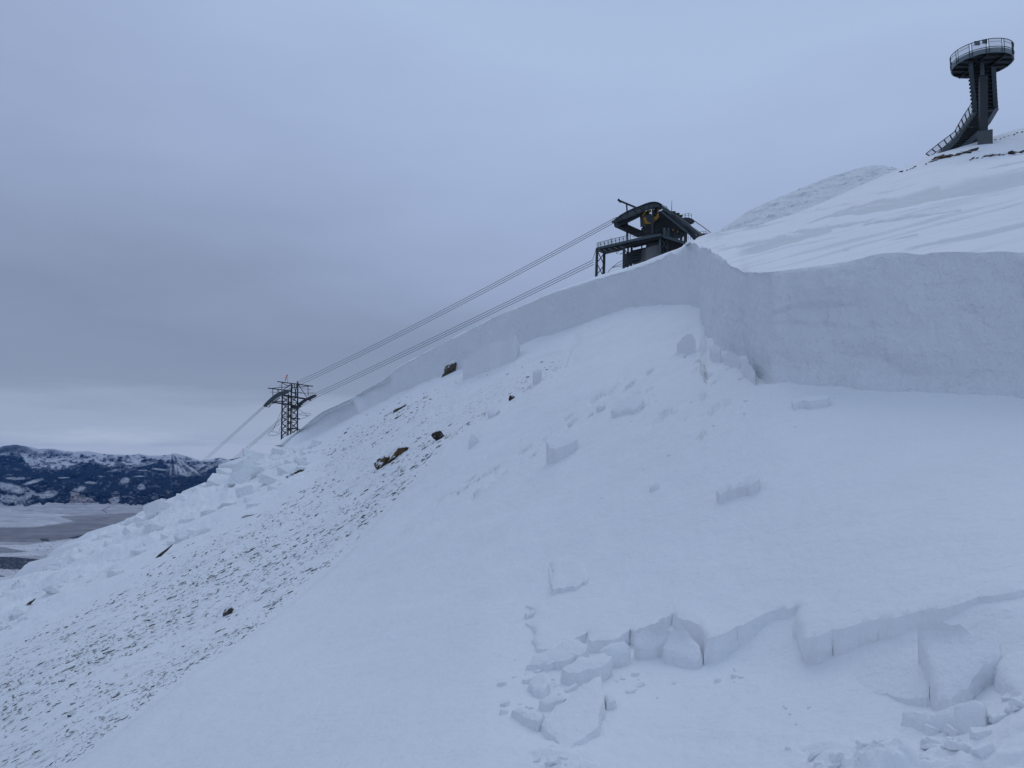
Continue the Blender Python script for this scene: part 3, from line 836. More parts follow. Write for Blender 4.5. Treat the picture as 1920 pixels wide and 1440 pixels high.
def build_lumps():
    r = random.Random(77)
    ms = []
    for i in range(8):
        me = rock_mesh(1200 + i, 4, (1, .9, .6), .30, 2.2); me.materials.append(M['block']); me.name = 'snow_lump'; ms.append(me)
    spots = []
    for _ in range(34):
        t = r.random(); x = 1500 + 330 * t + r.uniform(-40, 40); y = 1408 - 70 * math.sin(t * 2.6) + r.uniform(-26, 30); spots.append((x, y, 10 + 34 * r.random() ** 1.8))
    hm = []
    for i in range(8):
        me = hull_block(1300 + i, 12, .05, (1, 1, .7)); me.materials.append(M['block']); me.name = 'snow_lump'; hm.append(me)
    for _ in range(8): spots.append((r.uniform(1000, 1110), r.uniform(1385, 1436), r.uniform(10, 34)))
    for _ in range(10): spots.append((r.uniform(1360, 1520), r.uniform(1250, 1400), r.uniform(4, 9)))
    for _ in range(10): spots.append((r.uniform(940, 1050), r.uniform(1280, 1350), r.uniform(6, 18)))
    n0 = len(spots)
    foot = [(990, 1246), (1050, 1262), (1120, 1246), (1180, 1226), (1250, 1228), (1330, 1222), (1420, 1192), (1500, 1172)]
    for _ in range(46):
        x = r.uniform(985, 1400) if r.random() < .7 else r.uniform(960, 1120); y = float(pl(x, foot)) + r.uniform(-14, 34) * (1 if x < 1330 else .5); spots.append((x, y, 4 + 16 * r.random() ** 2.4))
    n1 = len(spots)
    for _ in range(34):
        x = r.uniform(1740, 1925); y = 1318 - abs(x - 1800) * .35 + r.uniform(-30, 40); spots.append((x, y, 6 + 30 * r.random() ** 2))
    n2 = len(spots)
    for _ in range(95):
        c = r.choice(((1290, 690, 80, 34), (1190, 775, 70, 22), (1040, 870, 60, 40), (1380, 760, 60, 50), (1010, 690, 60, 22), (1080, 780, 120, 60), (1500, 770, 120, 30), (1250, 860, 160, 80)))
        x = r.gauss(c[0], c[2] * .6); y = r.gauss(c[1], c[3] * .6) - (x - c[0]) * .35
        if y < pl(x, BASE) + 14: continue
        spots.append((x, y, 2.0 + 6 * r.random() ** 3))
    for i, (x, y, sz) in enumerate(spots):
        P = ground(x, y); w = sz * P[1] / F
        o = link('snow_lump', (hm if i % 3 or i >= n0 else ms)[i % 8], None, (P[0], P[1], P[2] + .06 * w)); o.scale = (w * r.uniform(.9, 1.5), w, w * r.uniform(.7, 1.1)); o.rotation_euler = (r.uniform(-.3, .3), r.uniform(-.4, .1), r.uniform(0, 6.3))
        if i < 34: tag(o, 'soft crumbly lump of snow in the heap at the bottom right', 'snow lump', 'soft snow lumps at the bottom right')
        elif i < 42: tag(o, 'soft lump of snow at the bottom edge below the kite-shaped plate', 'snow lump', 'snow lumps below the kite-shaped plate')
        elif i < 52: tag(o, 'tiny snow crumb on the smooth snow before the broken slab edge', 'snow lump', 'snow crumbs before the slab edge')
        elif i >= n2: tag(o, 'tiny snow crumb scattered on the smooth middle slope', 'snow lump', 'snow crumbs on the middle slope')
        elif i >= n1: tag(o, 'angular snow chunk heaped around the pointed plate at lower right', 'snow lump', 'snow chunks around the pointed plate')
        elif i >= n0: tag(o, 'small angular snow chunk along the foot of the broken slab edge', 'snow lump', 'snow chunks along the broken slab edge')
        else: tag(o, 'small snow crumb left of the foreground pile of plates', 'snow lump', 'snow crumbs left of the foreground pile')
# ------------------------------------------------------------------ rocks
def rock_mesh(seed, sub=4, elong=(1, 1, 1), rough=.35, facet=3.0):
    bm = bmesh.new(); bmesh.ops.create_icosphere(bm, subdivisions=sub, radius=.5)
    r = random.Random(seed)
    planes = [(Vector((r.gauss(0, 1), r.gauss(0, 1), r.gauss(0, 1))).normalized(), r.uniform(.22, .42)) for _ in range(9)]
    co = np.array([v.co[:] for v in bm.verts])
    for nrm, dd in planes:
        nv = np.array(nrm); k = co @ nv - dd
        co = co - np.outer(np.maximum(k, 0) * .92, nv)
    f = fbm(co[:, 0] * facet, co[:, 1] * facet, co[:, 2] * facet, seed, 5, .6)
    co = co * (1 + rough * f[:, None])
    for v, c in zip(bm.verts, co): v.co = Vector((c[0] * elong[0], c[1] * elong[1], c[2] * elong[2]))
    me = bpy.data.meshes.new('rock'); bm.to_mesh(me); bm.free()
    me.polygons.foreach_set('use_smooth', np.ones(len(me.polygons), bool))
    return me

def slope_dir(px, py, dx, dy):
    a = ground(px, py); b = ground(px + dx, py + dy)
    return Vector((b - a).tolist()).normalized()

def put_rock(px, py, size_px, elong, seed, mat, label, img_dir=(1, -.6), lift=.1, cat='rock', group=None, sub=4, P=None, rough=.35):
    me = rock_mesh(seed, sub, elong, rough); me.materials.append(mat)
    if P is None: P = ground(px, py)
    d = P[1]; s = size_px * d / F
    o = link('rock', me, None, (P[0], P[1], P[2] + lift * s))
    o.scale = (s, s, s)
    vx, vz = img_dir[0], -img_dir[1]
    o.rotation_euler = (0, -math.atan2(vz, vx), 0)
    tag(o, label, cat, group)
    return o
build_lumps()
put_rock(843, 702, 42, (1.1, .7, .78), 21, M['rock_grey'], 'tall grey rock leaning against the foot of the far crown wall', (1, -1.15), .15)
put_rock(852, 695, 18, (1, .8, .8), 22, M['rock_grey'], 'small snowy rock capping the tall grey rock by the crown wall', (1, -.8), .3)
put_rock(823, 820, 30, (1, .8, .8), 23, M['rock_dark'], 'dark craggy rock standing alone in mid slope with snow on top', (1, -.2), .12)
put_rock(717, 871, 42, (1.1, .8, .62), 24, M['rock_brown'], 'left half of the brown rock outcrop streaked with snow', (1, -.7), .1)
put_rock(744, 855, 40, (1.2, .7, .5), 25, M['rock_brown'], 'right half of the brown rock outcrop streaked with snow', (1, -.75), .1)
put_rock(552, 893, 32, (1.2, .6, .38), 26, M['rock_brown'], 'long brown rock tilted beside the snow debris', (1, -.55), .12)
put_rock(566, 887, 10, (1, .8, 1), 27, M['rock_dark'], 'small dark stone at the upper end of the long brown rock', (1, -.3), .3)
put_rock(960, 746, 15, (1, .8, .9), 28, M['rock_dark'], 'tiny brown rock poking out right of mid slope', (1, -.2), .1)
put_rock(466, 970, 22, (1.4, .6, .3), 29, M['rock_grey'], 'flat grey-brown stone low in the scoured snow below the debris', (1, -.25), .1)
put_rock(300, 1046, 36, (1.5, .35, .16), 30, M['rock_grey'], 'thin sliver of bare rock on the slope under the skyline debris', (1, -.85), .12)
put_rock(40, 1146, 50, (1.5, .4, .16), 31, M['rock_brown'], 'strip of bare brown ground at the left edge below the debris', (1, -.8), .06)
put_rock(135, 1352, 22, (1, .8, .7), 32, M['rock_grey'], 'olive-grey stone near the lower edge of the stony ground', (1, -.3), .15)
put_rock(136, 1330, 11, (1, .8, .6), 33, M['rock_dark'], 'dark stone just above the olive-grey stone at lower left', (1, -.3), .15)
put_rock(427, 1146, 24, (1.2, .8, .7), 34, M['rock_grey'], 'snow-dusted boulder at the right edge of the stony ground', (1, -.9), .1)
put_rock(748, 768, 26, (1.4, .6, .3), 35, M['rock_grey'], 'low snow-dusted rock ledge under the left end of the crown', (1, -.6), .05)

# stones: the larger ones one by one, the rest as gravel
def build_stones():
    r = np.random.default_rng(9)
    K = 210000
    X = r.uniform(-120, 1080, K); Y = r.uniform(640, 1500, K)
    ok = inpoly(X, Y, GRITP); X, Y = X[ok], Y[ok]
    D_ = 1 / invd(X, Y); P_ = at(X, Y, D_)
    den = fbm(P_[:, 0] / 2.6, P_[:, 1] / 5.0, 0, 91, 4, .6)
    base = np.where(X < 820, .27 + .10 * sm(500, 100, X) * sm(1150, 1300, Y), .03)
    e = linedist(X, Y, SMOOTH_EDGE) + 14 * fbm(X / 40, Y / 40, 0, 93, 3)
    base = np.where((Y < 860) & (X > 600), base * .7, base)
    pr_ = np.clip(base + den * .85 + np.where(X < 800, .34 * np.exp(-np.maximum(e, 0) / 80), 0), .02, 1)
    pr_ = pr_ * sm(-6, 18, e)
    S_ = 1.0 + 5.0 * r.random(len(X)) ** 4.2
    ok = r.random(len(X)) < pr_; X, Y, S_ = X[ok][:15000], Y[ok][:15000], S_[ok][:15000]
    pts = list(zip(X.tolist(), Y.tolist(), S_.tolist()))
    pts.sort(key=lambda p: -p[2])
    bases = []
    for i in range(7):
        me = rock_mesh(700 + i, 2, (1.5, .62, .5), .3, 2.5); me.materials.append(M['stone']); bases.append(me)
    rot = []
    verts, faces = [], []
    bco = [np.array([v.co[:] for v in rock_mesh(760 + i, 1, (1.6, .6, .45), .3, 2.5).vertices]) for i in range(5)]
    bf = [tuple(p.vertices) for p in rock_mesh(760, 1).polygons]
    arr = np.array(pts)
    G = ground(arr[:, 0], arr[:, 1])
    GD = ground(arr[:, 0] + 6 + r.uniform(-1.5, 1.5, len(arr)), arr[:, 1] - 4 + r.uniform(-2, 2, len(arr))) - G
    GD /= np.linalg.norm(GD, axis=1)[:, None]
    for i, (x, y, s) in enumerate(pts):
        P = G[i]; d = P[1]; w = s * d / F
        dv = Vector(GD[i].tolist())
        if i < 300:
            o = link('stone', bases[i % 7], None, (P[0], P[1], P[2] + .012))
            o.scale = (w * r.uniform(1.1, 2.3), w * r.uniform(.7, 1.0), w * r.uniform(.6, 1.0))
            b2 = Vector((.45, -.75, .3)) if False else Vector((-.45, -.2, .87)); y2 = b2.cross(dv).normalized(); z2 = dv.cross(y2).normalized()
            o.rotation_euler = (Matrix((dv, y2, z2)).transposed() @ Matrix.Rotation(r.uniform(-.35, .35), 3, 'Z')).to_euler()
            tag(o, 'small dark stone poking through the wind-scoured snow on the lower left slope', 'stone', 'dark stones poking through the snow')
        else:
            dv = GD[i]; y2 = np.cross(np.array([-.45, -.2, .87]), dv); y2 /= np.linalg.norm(y2); z2 = np.cross(dv, y2)
            c = bco[i % 5] * np.array([w * r.uniform(.8, 2.4), w * r.uniform(.6, 1.0), w * r.uniform(.6, 1.0)])
            c = c @ np.array([dv, y2, z2]) + np.array([P[0], P[1], P[2] + .004])
            n0 = len(verts)
            verts += c.tolist()
            faces += [tuple(k + n0 for k in f) for f in bf]
    o = link('gravel', mesh_from('gravel', verts, faces, M['stone']))
    tag(o, 'fine dark gravel and grass stubble showing through thin snow', None, None, 'stuff')
build_stones()

# rocks under the lookout tower
def build_summit_rocks():
    r = random.Random(8)
    k = 0
    def strip(x0, y0, x1, y1, n, s0, s1, d, lab, mats):
        nonlocal k
        for i in range(n):
            t = (i + .5) / n
            x = x0 + (x1 - x0) * t + r.uniform(-2, 2); y = y0 + (y1 - y0) * t + r.uniform(-1.2, 1.2)
            d = slab_depth(x, y); P = at(x, y, d)
            put_rock(x, y, r.uniform(s0, s1), (1.4, .8, .6), 900 + k, mats[k % len(mats)], lab, (1, -.35), .2, P=P, sub=3, group=lab, rough=.5)
            k += 1
    strip(1735, 308, 1760, 299, 5, 4, 7, 74.0, 'brown rock in the strip left of the lookout tower stair foot', [M['rock_brown']])
    strip(1750, 301, 1828, 284, 15, 6, 15, 74.5, 'brown rock piled under the lookout tower stair', [M['rock_brown'], M['rock_brown'], M['rock_dark']])
    strip(1816, 300, 1925, 285, 16, 2, 14, 72.5, 'dark brown rock in the broken line right of the lookout tower', [M['rock_brown'], M['rock_dark']])
    strip(1684, 324, 1720, 313, 6, 3, 5, 72.5, 'dark rock in the thin line on the slope left of the lookout tower', [M['rock_dark']])
    strip(1862, 265, 1922, 246, 7, 3, 5, 77, 'dark rock poking from the crest behind the lookout tower', [M['rock_dark']])
build_summit_rocks()

# ------------------------------------------------------------------ lookout tower
def lookout():
    q = lambda x, y, d: V(1720 + x / 5.335, 50 + y / 5.335, d)
    base = q(670, 1230, 78)
    T = thing('lookout_tower', 'dark steel lookout tower with round railed platform and bent stair on the ridge', 'tower', base)
    C = V(1841, 121, 78); R = 53.0 * 78 / F
    ringp = lambda rr, z, n=56, a0=0: [C + Vector((math.cos(a0 + 2 * math.pi * i / n) * rr, math.sin(a0 + 2 * math.pi * i / n) * rr, z)) for i in range(n)]
    m = MB(); m.prism(ringp(R - .12, 0), (0, 0, .18)); deck = m.build('deck', M['steel'], T)
    m = MB()
    n = 56
    o_, i_ = ringp(R, -.12, n), ringp(R - .1, -.12, n)
    ot, it = ringp(R, .36, n), ringp(R - .1, .36, n)
    vs = o_ + i_ + ot + it; fs = []
    for k in range(n):
        l = (k + 1) % n
        fs += [(k, l, 2 * n + l, 2 * n + k), (n + l, n + k, 3 * n + k, 3 * n + l), (k, n + k, n + l, l), (2 * n + k, 2 * n + l, 3 * n + l, 3 * n + k)]
    m.add(vs, fs); m.build('deck_rim', M['steel_rim'], T)
    m = MB()
    for k in range(-2, 3):
        y = k * R / 2.7; hx = math.sqrt(max(.1, R * R - y * y)) - .15
        m.beam(C + Vector((-hx, y, -.1)), C + Vector((hx, y, -.1)), .14, .2)
    for k in (-1, 1):
        m.beam(C + Vector((k * .9, -R * .9, -.15)), C + Vector((k * .9, R * .9, -.15)), .16, .22)
    m.build('deck_joists', M['black'], T)
    m = MB()
    H = 1.30
    for z in (.45, H): m.tube(ringp(R + .02, z, 64), .04, 6, True)
    m.build('handrail', M['steel'], T)
    for k in range(12):
        a = 2 * math.pi * k / 12 + .16
        m = MB()
        for da in (-.045, .045):
            p = C + Vector((math.cos(a + da) * (R + .02), math.sin(a + da) * (R + .02), 0))
            m.beam(p + Vector((0, 0, -.1)), p + Vector((0, 0, H + .03)), .06, .06)
        m.build('railing_post', M['steel'], T)
        m = MB()
        seg = []
        for i in range(6):
            b = a + .07 + (2 * math.pi / 12 - .14) * i / 5
            seg.append(C + Vector((math.cos(b) * R, math.sin(b) * R, 0)))
        vs = [p + Vector((0, 0, .5)) for p in seg] + [p + Vector((0, 0, H - .06)) for p in seg]
        m.add(vs, [(i, i + 1, 7 + i, 6 + i) for i in range(5)])
        pn = m.build('railing_panel', M['mesh'], T)
        m2 = MB()
        m2.tube([p + Vector((0, 0, H - .3)) for p in seg], .02, 5)
        m2.build('rail', M['steel'], pn)
    for (x, y, w, h) in ((598, 166, 54, 44), (674, 150, 48, 42)):
        p = q(x, y, 78 - R * .98 if False else 78 + R * .8)
        m = MB(); s = (78 + R * .8) / F / 5.335
        m.box(p, w * s, .08, h * s); sg = m.build('sign_board', M['black'], T)
    # stringers
    L = [q(528, 310, 77.6), q(550, 560, 79.2), q(566, 730, 80.2), q(578, 860, 80.8), q(480, 1000, 79.8), q(390, 1120, 79), q(215, 1290, 78.2)]
    Rr = [q(757, 285, 77.6), q(768, 520, 79.2), q(778, 700, 80.2), q(786, 815, 80.8), q(700, 955, 79.9), q(600, 1075, 79.3), q(470, 1190, 78.9), q(330, 1300, 78.4)]
    for P in (L, Rr):
        m = MB(); m.path(P, .42, .5); m.build('stair_stringer', M['steel_mid'], T)
    # treads and risers between them
    def along(P, t):
        a = np.array([p[:] for p in P]); s = np.r_[0, np.cumsum(np.linalg.norm(np.diff(a, axis=0), axis=1))]; s /= s[-1]
        return Vector([float(np.interp(t, s, a[:, i])) for i in range(3)])
    m = MB(); n = 36
    for i in range(n):
        t = i / (n - 1)
        a, b = along(L, t), along(Rr, t)
        e = (b - a).normalized() * .22
        m.beam(a - e + Vector((0, .1, .1)), b + e + Vector((0, .1, .1)), .36, .2)
    for i in range(24):
        t0, t1 = i / 24, (i + 1) / 24
        a, b, c, d = along(L, t0), along(Rr, t0), along(Rr, t1), along(L, t1)
        ofs = Vector((0, .22, .1)); m.add([a + ofs, b + ofs, c + ofs, d + ofs], [(0, 1, 2, 3)])
    m.build('stair_treads', M['black'], T)
    for (x0, y0, x1, y1) in ((530, 510, 605, 500), (695, 490, 750, 470), (700, 845, 760, 838), (490, 1003, 560, 1008)):
        m = MB(); m.beam(q(x0, y0, 79), q(x1, y1, 79), .1, .1); m.build('cross_brace', M['steel_mid'], T)
    m = MB(); m.beam(q(658, 500, 77.4), q(660, 1080, 77.6), .72, .5); m.build('column', M['steel'], T)
    m = MB(); m.beam(q(645, 250, 77.2), q(650, 490, 77.3), .32, .3); m.build('column_head', M['steel_mid'], T)
    m = MB(); m.beam(q(575, 985, 80.0), q(574, 1150, 80), .42, .4); m.build('column', M['steel_mid'], T)
    m = MB(); a, b = q(678, 1056, 77.3), q(678, 1330, 77.3); m.beam(a, b, 1.35, 1.1, Vector((.5, .8, 0)).normalized()); m.build('pier', M['pier'], T)
    m = MB(); a, b = q(566, 1140, 80.2), q(566, 1290, 80.2); m.beam(a, b, 1.1, 1.0, Vector((.5, .8, 0)).normalized()); m.build('pier', M['pier'], T)
    # stair railing on the left side of the lower flight
    top = [q(85, 1272, 77.9), q(225, 1160, 78.4), q(370, 1052, 78.9), q(455, 900, 79.8), q(545, 762, 80.6)]
    bot = [q(130, 1296, 77.9), q(250, 1215, 78.4), q(385, 1115, 78.9), q(480, 985, 79.8), q(560, 860, 80.6)]
    m = MB()
    m.tube(top, .045, 5); m.tube(bot, .04, 5)
    n = 11
    for i in range(n):
        t = i / (n - 1); m.beam(along(top, t), along(bot, t), .09, .09)
    m.build('stair_railing', M['steel'], T)
    m = MB()
    for i in range(n - 1):
        t0, t1 = i / (n - 1) + .006, (i + 1) / (n - 1) - .006
        m.add([along(top, t0), along(top, t1), along(bot, t1), along(bot, t0)], [(0, 1, 2, 3)])
    m.build('stair_railing_mesh', M['mesh'], T)
lookout()

# ------------------------------------------------------------------ cable car top station
def station():
    D = 170.0
    q = lambda x, y, dd=0: V(1090 + x / 7.385, 360 + y / 7.385, D + dd)
    sz = D / F / 7.385
    E = lambda t: Vector((-.42 * t, .9 * t, 0))
    base = q(205, 1200, 0)
    T = thing('cable_car_station', 'dark steel cable car top station with curved rope saddle and railed walkway', 'cable car station', base)
    def pr(name, pts, t, mat, dd=0, parent=T):
        m = MB(); m.prism([q(x, y, dd) for x, y in pts], E(t) if 'walkway' not in name else Vector((.1 * t, .95 * t, 0))); return m.build(name, mat, parent)
    def bm_(name, p, w, h, mat, parent=T):
        m = MB(); m.path([q(*a) for a in p], w * sz, h * sz); return m.build(name, mat, parent)
    top = [(468, 382), (545, 322), (640, 268), (720, 232), (800, 203), (880, 170), (950, 148), (1010, 142), (1060, 150), (1100, 172), (1126, 210)]
    bot = [(1108, 240), (1085, 212), (1050, 206), (1000, 214), (930, 238), (860, 264), (780, 302), (650, 358), (560, 385), (480, 408)]
    sb = pr('saddle_beam', top + bot, 1.6, M['steel_mid'], 0)
    # flange plates along the saddle so that it reads as a built-up girder
    m = MB()
    for i in range(len(top) - 1): m.beam(q(*top[i], -.15), q(*top[i + 1], -.15), .5, .2)
    for i in range(len(bot) - 1): m.beam(q(*bot[i], -.15), q(*bot[i + 1], -.15), .5, .2)
    for a, b in ((1, 8), (2, 7), (3, 6), (4, 5), (5, 5), (6, 4), (7, 3)): m.beam(q(*top[a], -.12), q(*bot[b], -.12), .12, .18)
    m.build('saddle_flange', M['steel'], sb)
    pr('saddle_beam', [(490, 400), (560, 378), (650, 350), (780, 296), (858, 258), (885, 300), (850, 325), (760, 372), (650, 425), (600, 438), (505, 462)], 1.4, M['steel'], 1.2)
    pr('girder', [(500, 425), (600, 428), (850, 540), (885, 560), (880, 600), (820, 612), (500, 468)], 1.2, M['black'], 2.5)
    bm_('post', [(626, 155, 2), (634, 275, 2)], 20, 20, M['steel'])
    bm_('post', [(632, 410, 3.5), (636, 670, 3.5)], 28, 28, M['steel'])
    bm = bm_('boom', [(508, 112, 2), (760, 218, 2)], 16, 24, M['steel'])
    m = MB(); m.beam(q(508, 100, 2), q(545, 140, 2), 34 * sz, 22 * sz); m.beam(q(538, 118, 1.8), q(548, 146, 1.8), 14 * sz, 14 * sz); m.build('sheave', M['black'], bm)
    # walkway
    pr('walkway', [(214, 768), (400, 722), (660, 662), (900, 604), (1108, 574), (1110, 596), (1100, 604), (660, 694), (420, 752), (225, 790)], 3.2, M['steel_mid'], -1)
    pr('walkway_truss', [(240, 792), (420, 755), (700, 700), (1100, 606), (1100, 640), (800, 710), (600, 752), (560, 775), (345, 826), (325, 826)], 2.4, M['black'], -.4)
    for x0, y0, x1, y1 in ((300, 795, 345, 815), (370, 780, 420, 800), (450, 765, 500, 785), (530, 750, 580, 770)):
        m = MB(); m.beam(q(x0, y0, -1.1), q(x1, y1, -1.1), .1, .1); m.build('walkway_joist', M['steel_rim'], T)
    rt = [(216, 706), (420, 652), (640, 600), (700, 588), (860, 560), (960, 548), (1100, 512)]
    rb = [(216, 768), (420, 722), (640, 666), (700, 655), (860, 620), (960, 600), (1100, 570)]
    def al(P, x): a = np.array(P); return float(np.interp(x, a[:, 0], a[:, 1]))
    m = MB()
    m.tube([q(x, y, -1) for x, y in rt], .045, 5)
    for x in list(range(216, 660, 52)) + [412, 238] + list(range(684, 1100, 60)): m.beam(q(x, al(rt, x) - (20 if x == 412 else 0), -1), q(x, al(rb, x), -1), .09, .09)
    rl = m.build('railing', M['steel'], T)
    m = MB()
    for x in list(range(240, 650, 52)) + [690, 750, 810]:
        y = (al(rt, x + 26) + al(rb, x + 26)) / 2; m.beam(q(x + 18, y + 2, -1.05), q(x + 36, y - 2, -1.05), .04, .16)
    m.build('railing_plate', M['black'], rl)
    m = MB()
    for x in range(218, 640, 52):
        m.add([q(x, al(rt, x), -.95), q(x + 50, al(rt, x + 50), -.95), q(x + 50, al(rb, x + 50), -.95), q(x, al(rb, x), -.95)], [(0, 1, 2, 3)])
    m.build('railing_mesh', M['mesh'], rl)
    # legs
    for (x0, x1, y0, y1, dd, w) in ((219, 203, 780, 1330, -1, 34), (318, 306, 815, 1300, 1.8, 36), (592, 586, 755, 1180, -.6, 34), (648, 640, 760, 1160, 1.6, 24), (698, 690, 745, 1140, 2.6, 30)):
        bm_('leg', [(x0, y0, dd), (x1, y1, dd)], w, w, M['steel'])
    for a, b in (((232, 835, -.8), (302, 985, 1.5)), ((302, 868, 1.5), (228, 965, -.8)), ((226, 1010, -.8), (292, 1142, 1.5)), ((302, 1030, 1.5), (222, 1135, -.8)), ((600, 800, 0), (690, 920, 2.4)), ((690, 820, 2.4), (600, 930, 0)), ((640, 900, 1.6), (690, 1000, 2.6))):
        bm_('brace', [a, b], 9, 9, M['steel'])
    # machine house below the walkway
    pr('louvre_wall', [(712, 812), (890, 772), (900, 905), (728, 985), (700, 1010)], 4, M['black'], 3)
    m = MB()
    for y in (800, 830, 860, 895, 930): m.beam(q(705, y + 12, 2.6), q(895, y - 30, 2.6), .12, .14)
    m.build('louvre', M['steel_mid'], T)
    pr('concrete_wall', [(898, 776), (1078, 712), (1082, 960), (892, 980)], 5, M['concrete'], 1.2)
    bm_('post', [(1092, 596, .2), (1086, 960, .2)], 28, 28, M['steel_mid'])
    pr('machine_house', [(1106, 600), (1210, 640), (1330, 690), (1440, 690), (1300, 900), (1100, 960)], 6, M['black'], 1)
    bm_('post', [(1192, 600, .6), (1190, 900, .6)], 22, 22, M['steel'])
    m = MB()
    for a, b in (((1120, 660, .5), (1175, 780, .5)), ((1180, 660, .5), (1120, 770, .5))): m.beam(q(*a), q(*b), .14, .14)
    m.beam(q(1105, 606, .3), q(1440, 705, -3), .5, .6)
    m.build('edge_beam', M['steel_mid'], T)
    m = MB()
    for y in (700, 730, 760): m.beam(q(930, y - 8, 1.0), q(1080, y - 50, 1.0), .07, .07)
    m.beam(q(720, 770, 1.5), q(920, 720, 1.5), .15, .2); m.beam(q(835, 700, 1.5), q(838, 780, 1.5), .3, .3); m.beam(q(915, 700, 1.5), q(912, 760, 1.5), .2, .2)
    m.build('pipe_rack', M['steel'], T)
    # hoist carriage under the saddle
    cr = pr('carriage', [(852, 318), (900, 300), (968, 300), (972, 440), (900, 460), (860, 470)], 1.2, M['steel_mid'], 1.2)
    for pts in ([(862, 350), (885, 340), (912, 410), (965, 425), (960, 442), (896, 440)], [(870, 270), (892, 262), (888, 300), (866, 320), (848, 335), (850, 318)], [(925, 250), (968, 240), (966, 280), (935, 282)],
                [(1052, 205), (1076, 215), (1078, 262), (1060, 258)], [(1012, 350), (1048, 320), (1060, 285), (1075, 300), (1070, 352), (1040, 390), (1014, 392)]):
        pr('yellow_arm', pts, .6, M['yellow'], .6, T)
    m = MB()
    for cx, cy, rr in ((920, 285, 26), (1030, 262, 30), (1020, 310, 22), (1100, 352, 26)):
        c = q(cx, cy, .8); m.prism([c + Vector((math.cos(t) * rr * sz, 0, math.sin(t) * rr * sz)) for t in [k * math.pi / 8 for k in range(16)]], E(.5))
    m.build('sheave_wheel', M['black'], T)
    for p, w in ((((988, 210, -.2), (980, 600, -.2)), 26), (((860, 330, 2), (862, 560, 2)), 20), (((1020, 220, 3), (1035, 560, 3)), 20)): bm_('post', list(p), w, w, M['steel'])
    bm_('crossbeam', [(855, 468, 1), (975, 442, 1)], 22, 26, M['steel'])
    m = MB()
    m.tube([q(875, 505, 2), q(950, 480, 2)], .04, 5)
    for x in (876, 912, 946): m.beam(q(x, 505 - (x - 875) / 3, 2), q(x, 545 - (x - 875) / 3, 2), .08, .08)
    m.build('railing', M['steel'], T)
    # body of the station between the saddles
    pr('machine_hall', [(1000, 430), (1040, 380), (1060, 300), (1085, 262), (1125, 262), (1290, 380), (1400, 480), (1480, 560), (1300, 520), (1280, 430) if False else (1470, 575), (1400, 520), (1470, 575), (1465, 600), (1380, 590), (1240, 560), (1215, 520), (1130, 510), (1100, 590), (1000, 580)], 5, M['black'], 2)
    for x0, y0, x1, y1, w in ((1150, 500, 1150, 640, 36), (1205, 500, 1210, 650, 28), (1385, 570, 1378, 700, 34), (1445, 570, 1440, 720, 44), (1300, 560, 1300, 700, 20)): bm_('post', [(x0, y0, 0), (x1, y1, 0)], w, w, M['steel_mid'] if x0 < 1250 else M['steel'])
    m = MB(); m.beam(q(1160, 510, -.3), q(1205, 620, -.3), .16, .16); m.beam(q(1205, 520, -.3), q(1160, 620, -.3), .16, .16); m.build('brace', M['steel_mid'], T)
    m = MB()
    for x, y in ((1262, 520), (1325, 545)): m.beam(q(x, y, -.5), q(x + 16, y + 12, -.5), .25, .3)
    m.build('roller_bracket', M['yellow'], T)
    # beams dropping to the rope anchors on the right
    for p, w, h, mt in ((((1118, 212, -.4), (1300, 330, -2), (1480, 460, -4), (1640, 604, -6)), 24, 44, 'steel_mid'), (((1100, 262, -1), (1280, 410, -2.5), (1500, 585, -5)), 20, 22, 'steel_mid'), (((1130, 250, 0), (1290, 370, -2), (1460, 500, -3.6), (1580, 640, -6)), 30, 60, 'steel'),
                        (((1230, 292, 2), (1340, 340, 1), (1450, 430, 0)), 24, 40, 'black'), (((1380, 400, 3), (1520, 480, 2), (1680, 596, 0)), 24, 20, 'steel'), (((1560, 396, 3), (1680, 480, 2), (1792, 562, 1)), 8, 10, 'steel')):
        bm_('anchor_beam', list(p), w, h, M[mt])
    pr('saddle_beam', [(1395, 362), (1440, 350), (1500, 356), (1545, 375), (1574, 405), (1552, 436), (1530, 415), (1500, 440), (1510, 480), (1470, 470), (1400, 400)], 2, M['steel'], 3)
    m = MB()
    m.tube([q(1400, 310, 3), q(1485, 292, 3), q(1527, 305, 3)], .04, 5); m.tube([q(1400, 332, 3), q(1485, 318, 3), q(1527, 330, 3)], .035, 5)
    for x, y0, y1 in ((1402, 310, 365), (1440, 302, 352), (1485, 292, 352), (1526, 305, 362)): m.beam(q(x, y0, 3), q(x, y1, 3), .1, .1)
    m.build('railing', M['steel'], T)
    m = MB()
    m.tube([q(1108, 162, 0), q(1170, 205, 0), q(1235, 270, -.5)], .04, 5)
    for x, y in ((1110, 164), (1140, 185), (1170, 205), (1205, 240), (1232, 268)): m.beam(q(x, y, 0), q(x, y + 42, 0), .08, .08)
    m.tube([q(1165 + 26 * math.cos(t), 212 + 12 * math.sin(t), 0) for t in [k * math.pi / 5 for k in range(10)]], .05, 5, True)
    m.build('railing', M['steel'], T)
    m = MB(); m.tube([q(1253, 118, 1), q(1252, 190, 1), q(1250, 300, 1)], [.035, .06, .09], 6); m.build('antenna', M['steel'], T)
    for cx, cy, w, h in ((1270, 292, 60, 34), (1330, 318, 50, 40), (1375, 340, 30, 30)):
        m = MB(); m.box(q(cx, cy, 1), w * sz, 1.2, h * sz); m.build('equipment_box', M['black'], T)
    m = MB()
    m.tube([q(1600, 585, -3), q(1650, 548, -3), q(1715, 540, -3), q(1765, 575, -3)], .04, 5)
